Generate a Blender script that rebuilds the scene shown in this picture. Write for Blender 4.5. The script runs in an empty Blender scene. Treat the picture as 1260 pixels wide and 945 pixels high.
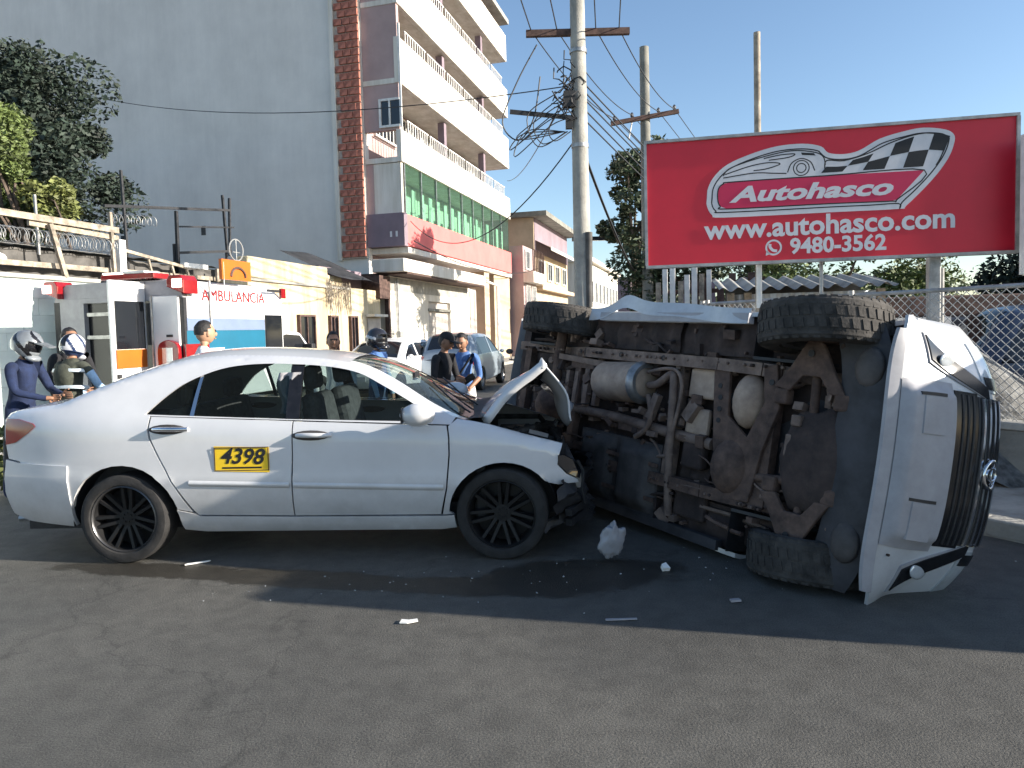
import bpy, bmesh, math, random
from mathutils import Vector, Matrix, Euler
from mathutils.geometry import delaunay_2d_cdt
random.seed(7)
R = math.radians
scene = bpy.context.scene
COL = scene.collection

# ------------------------------------------------------------------ camera
cam_d = bpy.data.cameras.new('camera'); cam = bpy.data.objects.new('camera', cam_d); COL.objects.link(cam)
cam_d.sensor_fit = 'HORIZONTAL'; cam_d.sensor_width = 36.0
cam_d.lens = 36.0*870/1260
cam_d.shift_y = -18.5/1260
cam_d.clip_start = 0.05; cam_d.clip_end = 2000
PIT, ROL = R(3.1), R(1.5)
_f = Vector((0, math.cos(PIT), -math.sin(PIT))); _r0 = Vector((1, 0, 0)); _u0 = _r0.cross(_f)
_r = math.cos(ROL)*_r0 - math.sin(ROL)*_u0; _u = math.sin(ROL)*_r0 + math.cos(ROL)*_u0
cam.matrix_world = Matrix((( _r.x, _u.x, -_f.x, 0), (_r.y, _u.y, -_f.y, 0), (_r.z, _u.z, -_f.z, 1.58), (0, 0, 0, 1)))
scene.camera = cam

# ------------------------------------------------------------------ sky, sun, exposure
SUN_AZ = (0.974, -0.226); SUN_EL = 17.5
w = bpy.data.worlds.new('World'); scene.world = w; w.use_nodes = True
nt = w.node_tree; nt.nodes.clear()
sky = nt.nodes.new('ShaderNodeTexSky'); sky.sky_type = 'NISHITA'; sky.sun_disc = False
sky.sun_elevation = R(SUN_EL); sky.sun_rotation = math.atan2(SUN_AZ[0], SUN_AZ[1])
sky.air_density = 1.0; sky.dust_density = 0.6; sky.ozone_density = 2.2; sky.altitude = 50
bg = nt.nodes.new('ShaderNodeBackground'); bg.inputs['Strength'].default_value = 0.105
wo = nt.nodes.new('ShaderNodeOutputWorld')
nt.links.new(sky.outputs[0], bg.inputs[0]); nt.links.new(bg.outputs[0], wo.inputs[0])
sun_d = bpy.data.lights.new('sun', 'SUN'); sun_d.energy = 5.0; sun_d.angle = R(0.53); sun_d.color = (1.0, 0.92, 0.80)
sun = bpy.data.objects.new('sun', sun_d); COL.objects.link(sun)
_d = Vector((SUN_AZ[0]*math.cos(R(SUN_EL)), SUN_AZ[1]*math.cos(R(SUN_EL)), math.sin(R(SUN_EL))))
sun.rotation_euler = _d.to_track_quat('Z', 'Y').to_euler(); sun.location = _d*60
scene.view_settings.view_transform = 'Standard'; scene.view_settings.look = 'None'
scene.view_settings.exposure = 1.2; scene.view_settings.gamma = 1.0
scene.view_settings.use_curve_mapping = False

# ------------------------------------------------------------------ materials
def mat(name, col, rough=0.6, metal=0.0, var=0.12, scale=6.0, bump=0.0, bscale=30.0, coat=0.0, col2=None, spec=0.5, detail=6):
    m = bpy.data.materials.new(name); m.use_nodes = True
    t = m.node_tree; b = t.nodes['Principled BSDF']; L = t.links.new
    b.inputs['Roughness'].default_value = rough; b.inputs['Metallic'].default_value = metal
    b.inputs['Coat Weight'].default_value = coat; b.inputs['Coat Roughness'].default_value = 0.08
    b.inputs['Specular IOR Level'].default_value = spec
    tc = t.nodes.new('ShaderNodeTexCoord')
    n = t.nodes.new('ShaderNodeTexNoise'); n.inputs['Scale'].default_value = scale; n.inputs['Detail'].default_value = detail; n.inputs['Roughness'].default_value = 0.65
    L(tc.outputs['Object'], n.inputs['Vector'])
    rp = t.nodes.new('ShaderNodeValToRGB')
    c2 = col2 if col2 else tuple(max(0, c*(1-2*var)) for c in col)
    c1 = col if col2 else tuple(min(1, c*(1+var)) for c in col)
    rp.color_ramp.elements[0].position = 0.32; rp.color_ramp.elements[1].position = 0.66
    rp.color_ramp.elements[0].color = (*c2, 1); rp.color_ramp.elements[1].color = (*c1, 1)
    L(n.outputs['Fac'], rp.inputs['Fac']); L(rp.outputs['Color'], b.inputs['Base Color'])
    if bump > 0:
        n2 = t.nodes.new('ShaderNodeTexNoise'); n2.inputs['Scale'].default_value = bscale; n2.inputs['Detail'].default_value = 5
        L(tc.outputs['Object'], n2.inputs['Vector'])
        bp = t.nodes.new('ShaderNodeBump'); bp.inputs['Strength'].default_value = bump; bp.inputs['Distance'].default_value = 0.02
        L(n2.outputs['Fac'], bp.inputs['Height']); L(bp.outputs['Normal'], b.inputs['Normal'])
    return m

def glass(name, tint, alpha=0.5, rough=0.03, fres=0.9):
    m = bpy.data.materials.new(name); m.use_nodes = True
    t = m.node_tree; t.nodes.clear(); L = t.links.new
    o = t.nodes.new('ShaderNodeOutputMaterial'); tr = t.nodes.new('ShaderNodeBsdfTransparent'); gl = t.nodes.new('ShaderNodeBsdfPrincipled')
    gl.inputs['Base Color'].default_value = (*[c*0.12 for c in tint], 1); gl.inputs['Roughness'].default_value = rough
    tr.inputs['Color'].default_value = (*tint, 1)
    fr = t.nodes.new('ShaderNodeLayerWeight'); fr.inputs['Blend'].default_value = 0.25
    ma = t.nodes.new('ShaderNodeMath'); ma.operation = 'MULTIPLY_ADD'; ma.inputs[1].default_value = fres; ma.inputs[2].default_value = alpha; ma.use_clamp = True
    mx = t.nodes.new('ShaderNodeMixShader')
    L(fr.outputs['Fresnel'], ma.inputs[0]); L(ma.outputs[0], mx.inputs[0]); L(tr.outputs[0], mx.inputs[1]); L(gl.outputs[0], mx.inputs[2]); L(mx.outputs[0], o.inputs[0])
    return m

def emit(name, col, st):
    m = mat(name, col, 0.3, var=0.02)
    b = m.node_tree.nodes['Principled BSDF']; b.inputs['Emission Color'].default_value = (*col, 1); b.inputs['Emission Strength'].default_value = st
    return m

def asphalt_mat():
    m = bpy.data.materials.new('asphalt'); m.use_nodes = True
    t = m.node_tree; b = t.nodes['Principled BSDF']; L = t.links.new
    tc = t.nodes.new('ShaderNodeTexCoord')
    def noise(s, d=6, r=0.6):
        n = t.nodes.new('ShaderNodeTexNoise'); n.inputs['Scale'].default_value = s; n.inputs['Detail'].default_value = d; n.inputs['Roughness'].default_value = r
        L(tc.outputs['Object'], n.inputs['Vector']); return n
    def ramp(src, p0, c0, p1, c1):
        r = t.nodes.new('ShaderNodeValToRGB'); r.color_ramp.elements[0].position = p0; r.color_ramp.elements[1].position = p1
        r.color_ramp.elements[0].color = (*c0, 1); r.color_ramp.elements[1].color = (*c1, 1); L(src, r.inputs['Fac']); return r
    def mul(a, c, f=1.0):
        x = t.nodes.new('ShaderNodeMix'); x.data_type = 'RGBA'; x.blend_type = 'MULTIPLY'; x.inputs[0].default_value = f
        L(a, x.inputs[6]); L(c, x.inputs[7]); return x.outputs[2]
    big = ramp(noise(0.55, 4).outputs['Fac'], .34, (.092, .088, .080), .68, (.128, .122, .110))
    fine = ramp(noise(130, 3, .7).outputs['Fac'], .36, (.52, .52, .52), .64, (1.25, 1.24, 1.2))
    mid = ramp(noise(7, 6, .7).outputs['Fac'], .38, (.78, .78, .78), .6, (1.06, 1.06, 1.06))
    # tar cracks
    vo = t.nodes.new('ShaderNodeTexVoronoi'); vo.feature = 'DISTANCE_TO_EDGE'; vo.inputs['Scale'].default_value = 0.33
    wn = noise(1.6, 4); mp = t.nodes.new('ShaderNodeVectorMath'); mp.operation = 'MULTIPLY_ADD'; mp.inputs[1].default_value = (1.1, 1.1, 1.1)
    L(wn.outputs['Color'], mp.inputs[0]); L(tc.outputs['Object'], mp.inputs[2]); L(mp.outputs[0], vo.inputs['Vector'])
    cr = ramp(vo.outputs['Distance'], .001, (.6, .6, .6), .006, (1, 1, 1))
    c = mul(mul(mul(big.outputs[0], fine.outputs[0]), mid.outputs[0]), cr.outputs[0], .7)
    # old repair patches and fluid soaked into the surface
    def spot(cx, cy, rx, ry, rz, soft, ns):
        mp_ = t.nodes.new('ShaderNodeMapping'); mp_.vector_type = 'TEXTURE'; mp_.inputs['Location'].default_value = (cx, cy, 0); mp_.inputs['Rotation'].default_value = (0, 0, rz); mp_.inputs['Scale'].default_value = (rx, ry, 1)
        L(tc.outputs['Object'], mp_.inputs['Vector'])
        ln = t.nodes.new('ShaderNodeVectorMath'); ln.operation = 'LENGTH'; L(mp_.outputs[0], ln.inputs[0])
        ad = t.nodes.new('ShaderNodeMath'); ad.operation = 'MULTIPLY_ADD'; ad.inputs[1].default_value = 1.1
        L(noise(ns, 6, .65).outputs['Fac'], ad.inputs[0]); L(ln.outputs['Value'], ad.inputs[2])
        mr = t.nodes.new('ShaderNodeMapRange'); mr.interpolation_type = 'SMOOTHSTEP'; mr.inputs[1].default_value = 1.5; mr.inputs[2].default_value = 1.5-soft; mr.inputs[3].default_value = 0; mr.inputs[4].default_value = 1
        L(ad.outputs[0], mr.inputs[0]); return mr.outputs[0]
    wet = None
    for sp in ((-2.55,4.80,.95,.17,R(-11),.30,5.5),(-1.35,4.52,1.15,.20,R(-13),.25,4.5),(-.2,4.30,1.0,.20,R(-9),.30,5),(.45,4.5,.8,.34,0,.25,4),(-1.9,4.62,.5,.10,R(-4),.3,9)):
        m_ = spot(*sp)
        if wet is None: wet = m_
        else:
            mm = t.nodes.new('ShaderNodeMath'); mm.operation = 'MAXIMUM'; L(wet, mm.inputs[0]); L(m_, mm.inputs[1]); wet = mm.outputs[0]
    pt = ramp(noise(.22, 2, .4).outputs['Fac'], .50, (1, 1, 1), .53, (.84, .85, .87))
    c = mul(c, pt.outputs[0])
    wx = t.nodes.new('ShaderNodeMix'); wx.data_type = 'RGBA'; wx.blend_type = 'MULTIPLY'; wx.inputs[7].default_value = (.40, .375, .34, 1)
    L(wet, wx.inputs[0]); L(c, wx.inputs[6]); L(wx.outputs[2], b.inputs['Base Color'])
    rr = t.nodes.new('ShaderNodeMapRange'); rr.inputs[3].default_value = .62; rr.inputs[4].default_value = .9
    L(noise(3, 5).outputs['Fac'], rr.inputs[0])
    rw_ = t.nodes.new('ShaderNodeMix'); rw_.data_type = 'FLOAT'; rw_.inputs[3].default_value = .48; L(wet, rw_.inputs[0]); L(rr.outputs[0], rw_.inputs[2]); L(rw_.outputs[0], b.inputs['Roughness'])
    bp = t.nodes.new('ShaderNodeBump'); bp.inputs['Strength'].default_value = .55; bp.inputs['Distance'].default_value = .012
    L(noise(90, 4, .7).outputs['Fac'], bp.inputs['Height']); L(bp.outputs[0], b.inputs['Normal'])
    return m

def stripe_mat(name, ca, cb, scale, axis='Z', rough=.7, thr=.5):
    """horizontal or vertical board joints too far off to build"""
    m = mat(name, ca, rough)
    return m

M = {}
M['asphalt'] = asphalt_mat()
M['dirt'] = mat('dirt', (.19, .16, .12), .95, scale=2, var=.25, bump=.5)
M['concrete'] = mat('concrete', (.34, .33, .30), .9, scale=2.2, var=.18, bump=.35)
M['concrete_dark'] = mat('concrete_dark', (.22, .215, .19), .92, scale=1.6, var=.22, bump=.35)
M['pave'] = mat('pave', (.38, .36, .32), .9, scale=3, var=.2, bump=.3)
M['paint_white'] = mat('paint_white', (.74, .74, .745), .32, scale=3, var=.02, coat=.6)
M['paint_silver'] = mat('paint_silver', (.60, .61, .63), .30, 0.15, scale=3, var=.05, coat=.6)
def dusty(key, zmid, col):
    m = M[key]; t = m.node_tree; L = t.links.new; b = t.nodes['Principled BSDF']; src = b.inputs['Base Color'].links[0].from_socket
    tc = t.nodes.new('ShaderNodeTexCoord'); sx = t.nodes.new('ShaderNodeSeparateXYZ'); L(tc.outputs['Object'], sx.inputs[0])
    n = t.nodes.new('ShaderNodeTexNoise'); n.inputs['Scale'].default_value = 7; n.inputs['Detail'].default_value = 8; n.inputs['Roughness'].default_value = .7; L(tc.outputs['Object'], n.inputs[0])
    a = t.nodes.new('ShaderNodeMath'); a.operation = 'MULTIPLY_ADD'; a.inputs[1].default_value = .55; L(n.outputs['Fac'], a.inputs[0]); L(sx.outputs['Z'], a.inputs[2])
    mr = t.nodes.new('ShaderNodeMapRange'); mr.inputs[1].default_value = zmid+.42; mr.inputs[2].default_value = zmid; mr.inputs[3].default_value = 0; mr.inputs[4].default_value = .55; L(a.outputs[0], mr.inputs[0])
    x = t.nodes.new('ShaderNodeMix'); x.data_type = 'RGBA'; x.inputs[7].default_value = (*col, 1); L(mr.outputs[0], x.inputs[0]); L(src, x.inputs[6]); L(x.outputs[2], b.inputs['Base Color'])
    ra = t.nodes.new('ShaderNodeMapRange'); ra.inputs[3].default_value = .22; ra.inputs[4].default_value = .48; n2 = t.nodes.new('ShaderNodeTexNoise'); n2.inputs['Scale'].default_value = 3.5; n2.inputs['Detail'].default_value = 6
    L(tc.outputs['Object'], n2.inputs[0]); L(n2.outputs['Fac'], ra.inputs[0]); L(ra.outputs[0], b.inputs['Roughness'])
M['paint_taxi'] = mat('paint_taxi', (.60, .60, .61), .32, scale=3, var=.03, coat=1.0)
dusty('paint_taxi', .46, (.27, .26, .25)); dusty('paint_white', .42, (.34, .325, .31)); dusty('paint_silver', .50, (.20, .19, .18))
M['bumper_grey'] = mat('bumper_grey', (.33, .325, .345), .5, scale=6, var=.08)
M['paint_bluegrey'] = mat('paint_bluegrey', (.30, .36, .42), .3, .3, scale=3, var=.05, coat=.5)
M['paint_dark'] = mat('paint_dark', (.03, .034, .045), .3, scale=3, var=.05, coat=.5)
M['paint_blue'] = mat('paint_blue', (.030, .045, .085), .3, .1, scale=3, var=.05, coat=.5)
M['black_plastic'] = mat('black_plastic', (.022, .022, .025), .55, scale=20, var=.2)
M['black_gloss'] = mat('black_gloss', (.012, .012, .014), .2, scale=20, var=.2)
M['splash'] = mat('splash_plastic', (.034, .034, .040), .65, scale=5, var=.3)
M['rubber'] = mat('rubber', (.022, .021, .021), .85, scale=12, var=.25, bump=.15, bscale=60)
M['rubber_dusty'] = mat('rubber_dusty', (.052, .047, .043), .9, scale=7, var=.35, bump=.2, bscale=60)
M['rim_dark'] = mat('rim_dark', (.012, .012, .013), .5, .3, scale=10, var=.1)
M['rim_lip'] = mat('rim_lip', (.13, .13, .135), .35, .8, scale=10, var=.1)
M['rim_alloy'] = mat('rim_alloy', (.42, .42, .43), .35, .8, scale=10, var=.1)
M['chrome'] = mat('chrome', (.75, .75, .77), .12, 1.0, scale=10, var=.03)
M['steel'] = mat('steel', (.36, .36, .36), .42, .75, scale=8, var=.2)
M['galv'] = mat('galvanised', (.36, .36, .355), .5, .35, scale=8, var=.18)
M['rust'] = mat('rusty_chassis', (.150, .096, .074), .85, .1, scale=9, var=.35, bump=.4, bscale=25, col2=(.050, .032, .027))
M['rust_light'] = mat('dusty_chassis', (.255, .185, .150), .85, .1, scale=8, var=.3, bump=.35, bscale=25, col2=(.105, .074, .062))
M['under'] = mat('underbody', (.070, .048, .042), .9, scale=5, var=.4, bump=.4, bscale=18, col2=(.024, .017, .016))
M['muffler'] = mat('muffler_metal', (.50, .38, .29), .65, .2, scale=6, var=.25, col2=(.28, .20, .155))
M['tank'] = mat('tank_plastic', (.070, .062, .060), .7, scale=4, var=.3)
M['engine'] = mat('engine_dirty', (.05, .05, .052), .6, .3, scale=14, var=.4, bump=.3)
M['glass_dark'] = glass('glass_tinted', (.50, .58, .57), .06)
M['glass_clear'] = glass('glass_clear', (.62, .70, .70), .10)
M['glass_shop'] = glass('glass_green', (.74, .92, .84), .06, fres=.16)
M['glass_black'] = mat('glass_black', (.012, .014, .018), .06, scale=5, var=.1, spec=.7)
M['red_lens'] = mat('red_lens', (.26, .010, .014), .12, scale=9, var=.1, coat=.5)
M['amber_lens'] = mat('amber_lens', (.75, .26, .03), .2, scale=9, var=.1, coat=.5)
M['lamp_lens'] = mat('lamp_lens', (.55, .58, .60), .08, .3, scale=9, var=.1, coat=.6)
M['seat'] = mat('seat_cloth', (.085, .085, .09), .95, scale=20, var=.2)
M['interior'] = mat('interior', (.05, .05, .055), .8, scale=8, var=.2)
M['yellow'] = mat('yellow_sticker', (.86, .56, .02), .45, scale=10, var=.04)
M['black_ink'] = mat('black_ink', (.012, .012, .014), .6, scale=10, var=.1)
M['white_ink'] = mat('white_ink', (.62, .61, .63), .6, scale=10, var=.04)
M['bb_red'] = mat('billboard_red', (.60, .014, .034), .42, scale=1.2, var=.06)
M['bb_magenta'] = mat('billboard_crimson', (.56, .016, .075), .45, scale=1.2, var=.06)
def streaky(name, col, dark, zs=.05):
    m = mat(name, col, .9, scale=.5, var=.05, bump=.12); t = m.node_tree; L = t.links.new; b = t.nodes['Principled BSDF']
    src = b.inputs['Base Color'].links[0].from_socket; tc = t.nodes.new('ShaderNodeTexCoord'); mp = t.nodes.new('ShaderNodeMapping'); mp.inputs['Scale'].default_value = (1, 1.3, zs)
    n = t.nodes.new('ShaderNodeTexNoise'); n.inputs['Scale'].default_value = 2.2; n.inputs['Detail'].default_value = 7; n.inputs['Roughness'].default_value = .7
    L(tc.outputs['Object'], mp.inputs[0]); L(mp.outputs[0], n.inputs[0])
    r = t.nodes.new('ShaderNodeValToRGB'); r.color_ramp.elements[0].position = .42; r.color_ramp.elements[1].position = .62; r.color_ramp.elements[0].color = (*dark, 1); r.color_ramp.elements[1].color = (1, 1, 1, 1)
    x = t.nodes.new('ShaderNodeMix'); x.data_type = 'RGBA'; x.blend_type = 'MULTIPLY'; x.inputs[0].default_value = 1
    L(n.outputs['Fac'], r.inputs[0]); L(src, x.inputs[6]); L(r.outputs[0], x.inputs[7]); L(x.outputs[2], b.inputs['Base Color']); return m
M['wall_grey'] = streaky('wall_grey', (.76, .73, .69), (.955, .955, .96), .16)
M['wall_mauve'] = mat('wall_mauve', (.42, .31, .30), .9, scale=.6, var=.08)
M['wall_white'] = streaky('wall_white', (.74, .71, .65), (.82, .80, .76), .12)
M['wall_cream'] = streaky('wall_cream', (.62, .54, .39), (.70, .66, .58), .15)
M['wall_tan'] = mat('wall_tan', (.50, .39, .27), .9, scale=.8, var=.1)
M['wall_plum'] = mat('wall_plum', (.22, .17, .20), .9, scale=.8, var=.1)
M['wall_red'] = mat('wall_red', (.70, .16, .15), .75, scale=.8, var=.08)
M['wall_mint'] = mat('wall_mint', (.72, .80, .77), .85, scale=1.1, var=.08, bump=.2)
M['mint_joint'] = mat('mint_joint', (.56, .63, .61), .9, scale=3, var=.12)
M['skin_dark_red'] = mat('helmet_navy', (.02, .035, .09), .3, scale=4, var=.1, coat=.5)
M['brick'] = mat('brick_red', (.46, .17, .12), .9, scale=3, var=.3, bump=.4)
M['mortar'] = mat('mortar', (.50, .42, .37), .95, scale=8, var=.15)
M['roof_dark'] = mat('roof_sheet', (.10, .095, .09), .75, .2, scale=2, var=.3)
M['tarp_black'] = mat('tarp_black', (.035, .036, .040), .7, scale=3, var=.3)
M['wood'] = mat('weathered_wood', (.34, .29, .23), .9, scale=7, var=.3, bump=.3)
M['wood_dark'] = mat('dark_wood', (.10, .06, .05), .9, scale=7, var=.3)
M['paint_teal'] = mat('teal_paint', (.010, .125, .21), .4, scale=3, var=.05, coat=.3)
M['paint_lblue'] = mat('light_blue_paint', (.17, .22, .34), .4, scale=3, var=.05, coat=.3)
M['paint_orange'] = mat('orange_paint', (.50, .125, .012), .4, scale=3, var=.06)
M['foliage_dark'] = mat('foliage_dark', (.022, .038, .026), .7, scale=2.2, var=.4)
M['foliage_green'] = mat('foliage_green', (.115, .155, .045), .6, scale=2.5, var=.4)
M['foliage_lime'] = mat('foliage_lime', (.15, .17, .05), .6, scale=2.5, var=.3)
M['foliage_mid'] = mat('foliage_mid', (.05, .072, .032), .65, scale=2.5, var=.4)
M['bark'] = mat('bark', (.12, .09, .07), .95, scale=8, var=.3, bump=.6)
M['cable'] = mat('cable_black', (.018, .018, .02), .6, scale=4, var=.1)
M['skin'] = mat('skin_brown', (.30, .155, .095), .55, scale=10, var=.06)
M['skin_light'] = mat('skin_tan', (.42, .24, .15), .55, scale=10, var=.06)
M['hair'] = mat('hair_black', (.012, .010, .010), .6, scale=40, var=.3, bump=.4, bscale=120)
M['navy'] = mat('navy_cloth', (.010, .020, .062), .9, scale=14, var=.2, bump=.2)
M['black_cloth'] = mat('black_cloth', (.014, .014, .017), .9, scale=14, var=.2, bump=.2)
M['blue_cloth'] = mat('blue_cloth', (.075, .16, .38), .9, scale=14, var=.2, bump=.2)
M['white_cloth'] = mat('white_cloth', (.72, .72, .72), .9, scale=14, var=.05, bump=.2)
M['olive_cloth'] = mat('olive_cloth', (.055, .060, .045), .9, scale=14, var=.2, bump=.2)
M['jeans'] = mat('jeans', (.05, .08, .15), .9, scale=14, var=.2, bump=.2)
M['khaki'] = mat('khaki', (.30, .25, .19), .9, scale=14, var=.12, bump=.2)
M['lblue_cloth'] = mat('light_blue_cloth', (.36, .52, .70), .85, scale=14, var=.12, bump=.2)
M['reflective'] = mat('reflective_tape', (.50, .56, .60), .4, .2, scale=14, var=.1)
M['helmet_grey'] = mat('helmet_grey', (.22, .24, .26), .3, .2, scale=4, var=.2, coat=.5)
M['helmet_black'] = mat('helmet_black', (.02, .02, .025), .25, scale=4, var=.1, coat=.6)
M['helmet_white'] = mat('helmet_white', (.45, .46, .50), .3, scale=4, var=.06, coat=.5)
M['paper'] = mat('paper', (.80, .79, .76), .8, scale=10, var=.05)
M['mound'] = mat('gravel_mound', (.165, .165, .16), .95, scale=9, var=.35, bump=.9, bscale=22)
M['stain'] = mat('wet_stain', (.016, .015, .014), .22, scale=4, var=.3, spec=.6)
M['stain_brown'] = mat('oil_stain', (.045, .034, .024), .35, scale=4, var=.3, spec=.5)
M['shutter'] = mat('shutter_metal', (.42, .38, .35), .6, .2, scale=3, var=.1)
M['white_metal'] = mat('white_metal', (.74, .73, .70), .5, scale=5, var=.1)
M['corr_blue'] = mat('corrugated_sheet', (.47, .53, .60), .5, .3, scale=3, var=.12)
M['lit_red'] = emit('beacon_red', (.9, .05, .03), 1.2)
M['lit_white'] = emit('beacon_white', (1., .75, .65), 1.6)

# ------------------------------------------------------------------ mesh helpers
class MB:
    def __init__(s): s.v = []; s.f = []; s.mi = []
    def add(s, vs, fs, mi=0):
        o = len(s.v); s.v += [tuple(p) for p in vs]; s.f += [tuple(i+o for i in q) for q in fs]; s.mi += [mi]*len(fs); return s
    def box(s, c, d, rot=None, mi=0):
        x, y, z = d[0]/2, d[1]/2, d[2]/2
        P = [Vector(p) for p in [(-x,-y,-z),(x,-y,-z),(x,y,-z),(-x,y,-z),(-x,-y,z),(x,-y,z),(x,y,z),(-x,y,z)]]
        if rot is not None:
            m = rot if isinstance(rot, Matrix) else Euler(rot).to_matrix(); P = [m @ p for p in P]
        return s.add([p+Vector(c) for p in P], [(0,3,2,1),(4,5,6,7),(0,1,5,4),(1,2,6,5),(2,3,7,6),(3,0,4,7)], mi)
    def bb(s, x0, x1, y0, y1, z0, z1, mi=0):
        return s.box(((x0+x1)/2,(y0+y1)/2,(z0+z1)/2), (abs(x1-x0),abs(y1-y0),abs(z1-z0)), None, mi)
    def tube(s, pts, r, n=8, mi=0, caps=True, sx=1.0):
        pts = [Vector(p) for p in pts]; k = len(pts); rs = r if isinstance(r, (list, tuple)) else [r]*k
        vs = []; prev = None
        for i, p in enumerate(pts):
            t = (pts[min(i+1,k-1)]-pts[max(i-1,0)]); t = t.normalized() if t.length > 1e-9 else Vector((0,0,1))
            if prev is None:
                a = t.orthogonal().normalized()
                if abs(t.z) < .9: a = Vector((0,0,1)).cross(t).normalized()
            else:
                a = (prev-t*prev.dot(t)); a = a.normalized() if a.length > 1e-6 else t.orthogonal().normalized()
            prev = a; b = t.cross(a)
            vs += [p+(a*math.cos(2*math.pi*j/n)*sx+b*math.sin(2*math.pi*j/n))*rs[i] for j in range(n)]
        fs = [(i*n+j, i*n+(j+1)%n, (i+1)*n+(j+1)%n, (i+1)*n+j) for i in range(k-1) for j in range(n)]
        if caps: fs += [tuple(range(n-1,-1,-1)), tuple(range((k-1)*n, k*n))]
        return s.add(vs, fs, mi)
    def bar(s, p0, p1, w, h, mi=0, up=(0,0,1)):
        p0, p1 = Vector(p0), Vector(p1); t = (p1-p0); L = t.length; t.normalize(); u = Vector(up)
        if abs(t.dot(u)) > .97: u = Vector((0,1,0)) if abs(t.y) < .9 else Vector((1,0,0))
        a = t.cross(u).normalized(); b = a.cross(t)
        m = Matrix((t, a, b)).transposed()
        return s.box((p0+p1)/2, (L, w, h), m, mi)
    def lathe(s, prof, c=(0,0,0), axis='y', n=32, mi=0, closed=False):
        vs = []; k = len(prof)
        for r, h in prof:
            for j in range(n):
                a = 2*math.pi*j/n; ca, sa = r*math.cos(a), r*math.sin(a)
                p = {'y': (ca, h, sa), 'z': (ca, sa, h), 'x': (h, ca, sa)}[axis]
                vs.append((p[0]+c[0], p[1]+c[1], p[2]+c[2]))
        rng = range(k) if closed else range(k-1)
        return s.add(vs, [(i*n+j, i*n+(j+1)%n, ((i+1)%k)*n+(j+1)%n, ((i+1)%k)*n+j) for i in rng for j in range(n)], mi)
    def prism(s, poly, h0, h1, plane='xz', mi=0):
        n = len(poly)
        def P(a, b, h): return {'xz': (a,h,b), 'xy': (a,b,h), 'yz': (h,a,b)}[plane]
        vs = [P(a,b,h0) for a,b in poly]+[P(a,b,h1) for a,b in poly]
        return s.add(vs, [tuple(range(n)), tuple(range(2*n-1,n-1,-1))]+[(i,(i+1)%n+0,(i+1)%n+n,i+n) for i in range(n)], mi)
    def grid(s, fn, nu, nv, mi=0, flip=False):
        vs = [fn(i/nu, j/nv) for i in range(nu+1) for j in range(nv+1)]; k = nv+1
        fs = [(i*k+j,(i+1)*k+j,(i+1)*k+j+1,i*k+j+1) for i in range(nu) for j in range(nv)]
        if flip: fs = [q[::-1] for q in fs]
        return s.add(vs, fs, mi)
    def ell(s, c, r, nu=12, nv=8, mi=0, fn=None):
        vs = []
        for i in range(nv+1):
            ph = math.pi*i/nv
            for j in range(nu):
                th = 2*math.pi*j/nu
                d = Vector((math.sin(ph)*math.cos(th), math.sin(ph)*math.sin(th), math.cos(ph)))
                k = fn(d) if fn else 1.0
                vs.append((c[0]+d.x*r[0]*k, c[1]+d.y*r[1]*k, c[2]+d.z*r[2]*k))
        return s.add(vs, [(i*nu+j,(i+1)*nu+j,(i+1)*nu+(j+1)%nu,i*nu+(j+1)%nu) for i in range(nv) for j in range(nu)], mi)
    def build(s, name, m, parent=None, smooth=None, bevel=0, loc=None, recalc=True):
        me = bpy.data.meshes.new(name); me.from_pydata(s.v, [], s.f)
        ms = m if isinstance(m, (list, tuple)) else [m]
        for q in ms: me.materials.append(M[q] if isinstance(q, str) else q)
        if len(ms) > 1: me.polygons.foreach_set('material_index', s.mi)
        if recalc:
            bm = bmesh.new(); bm.from_mesh(me); bmesh.ops.remove_doubles(bm, verts=bm.verts, dist=1e-5); bmesh.ops.recalc_face_normals(bm, faces=bm.faces); bm.to_mesh(me); bm.free()
        if smooth:
            me.polygons.foreach_set('use_smooth', [True]*len(me.polygons)); me.set_sharp_from_angle(angle=R(smooth))
        o = bpy.data.objects.new(name, me); COL.objects.link(o)
        if parent is not None: o.parent = parent
        if loc: o.location = loc
        if bevel:
            bv = o.modifiers.new('bevel', 'BEVEL'); bv.width = bevel; bv.segments = 2; bv.limit_method = 'ANGLE'; bv.angle_limit = R(40)
        me.update()
        return o

def thing(name, label, cat, loc=(0,0,0), rot=(0,0,0), group=None):
    o = bpy.data.objects.new(name, None); COL.objects.link(o); o.empty_display_size = .2
    o.location = loc; o.rotation_euler = rot; o['label'] = label; o['category'] = cat
    if group: o['group'] = group
    return o
def tag(o, label, cat, group=None):
    o['label'] = label; o['category'] = cat
    if group: o['group'] = group
    return o
def struct(o): o['kind'] = 'structure'; return o
def stuff(o): o['kind'] = 'stuff'; return o

def share(src, name, parent, loc=(0,0,0), rot=(0,0,0), scale=(1,1,1)):
    o = bpy.data.objects.new(name, src.data); COL.objects.link(o); o.parent = parent; o.location = loc; o.rotation_euler = rot; o.scale = scale
    for md in src.modifiers:
        if md.type == 'BEVEL':
            b = o.modifiers.new('bevel', 'BEVEL'); b.width = md.width; b.segments = md.segments; b.limit_method = 'ANGLE'; b.angle_limit = md.angle_limit
    return o

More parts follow.
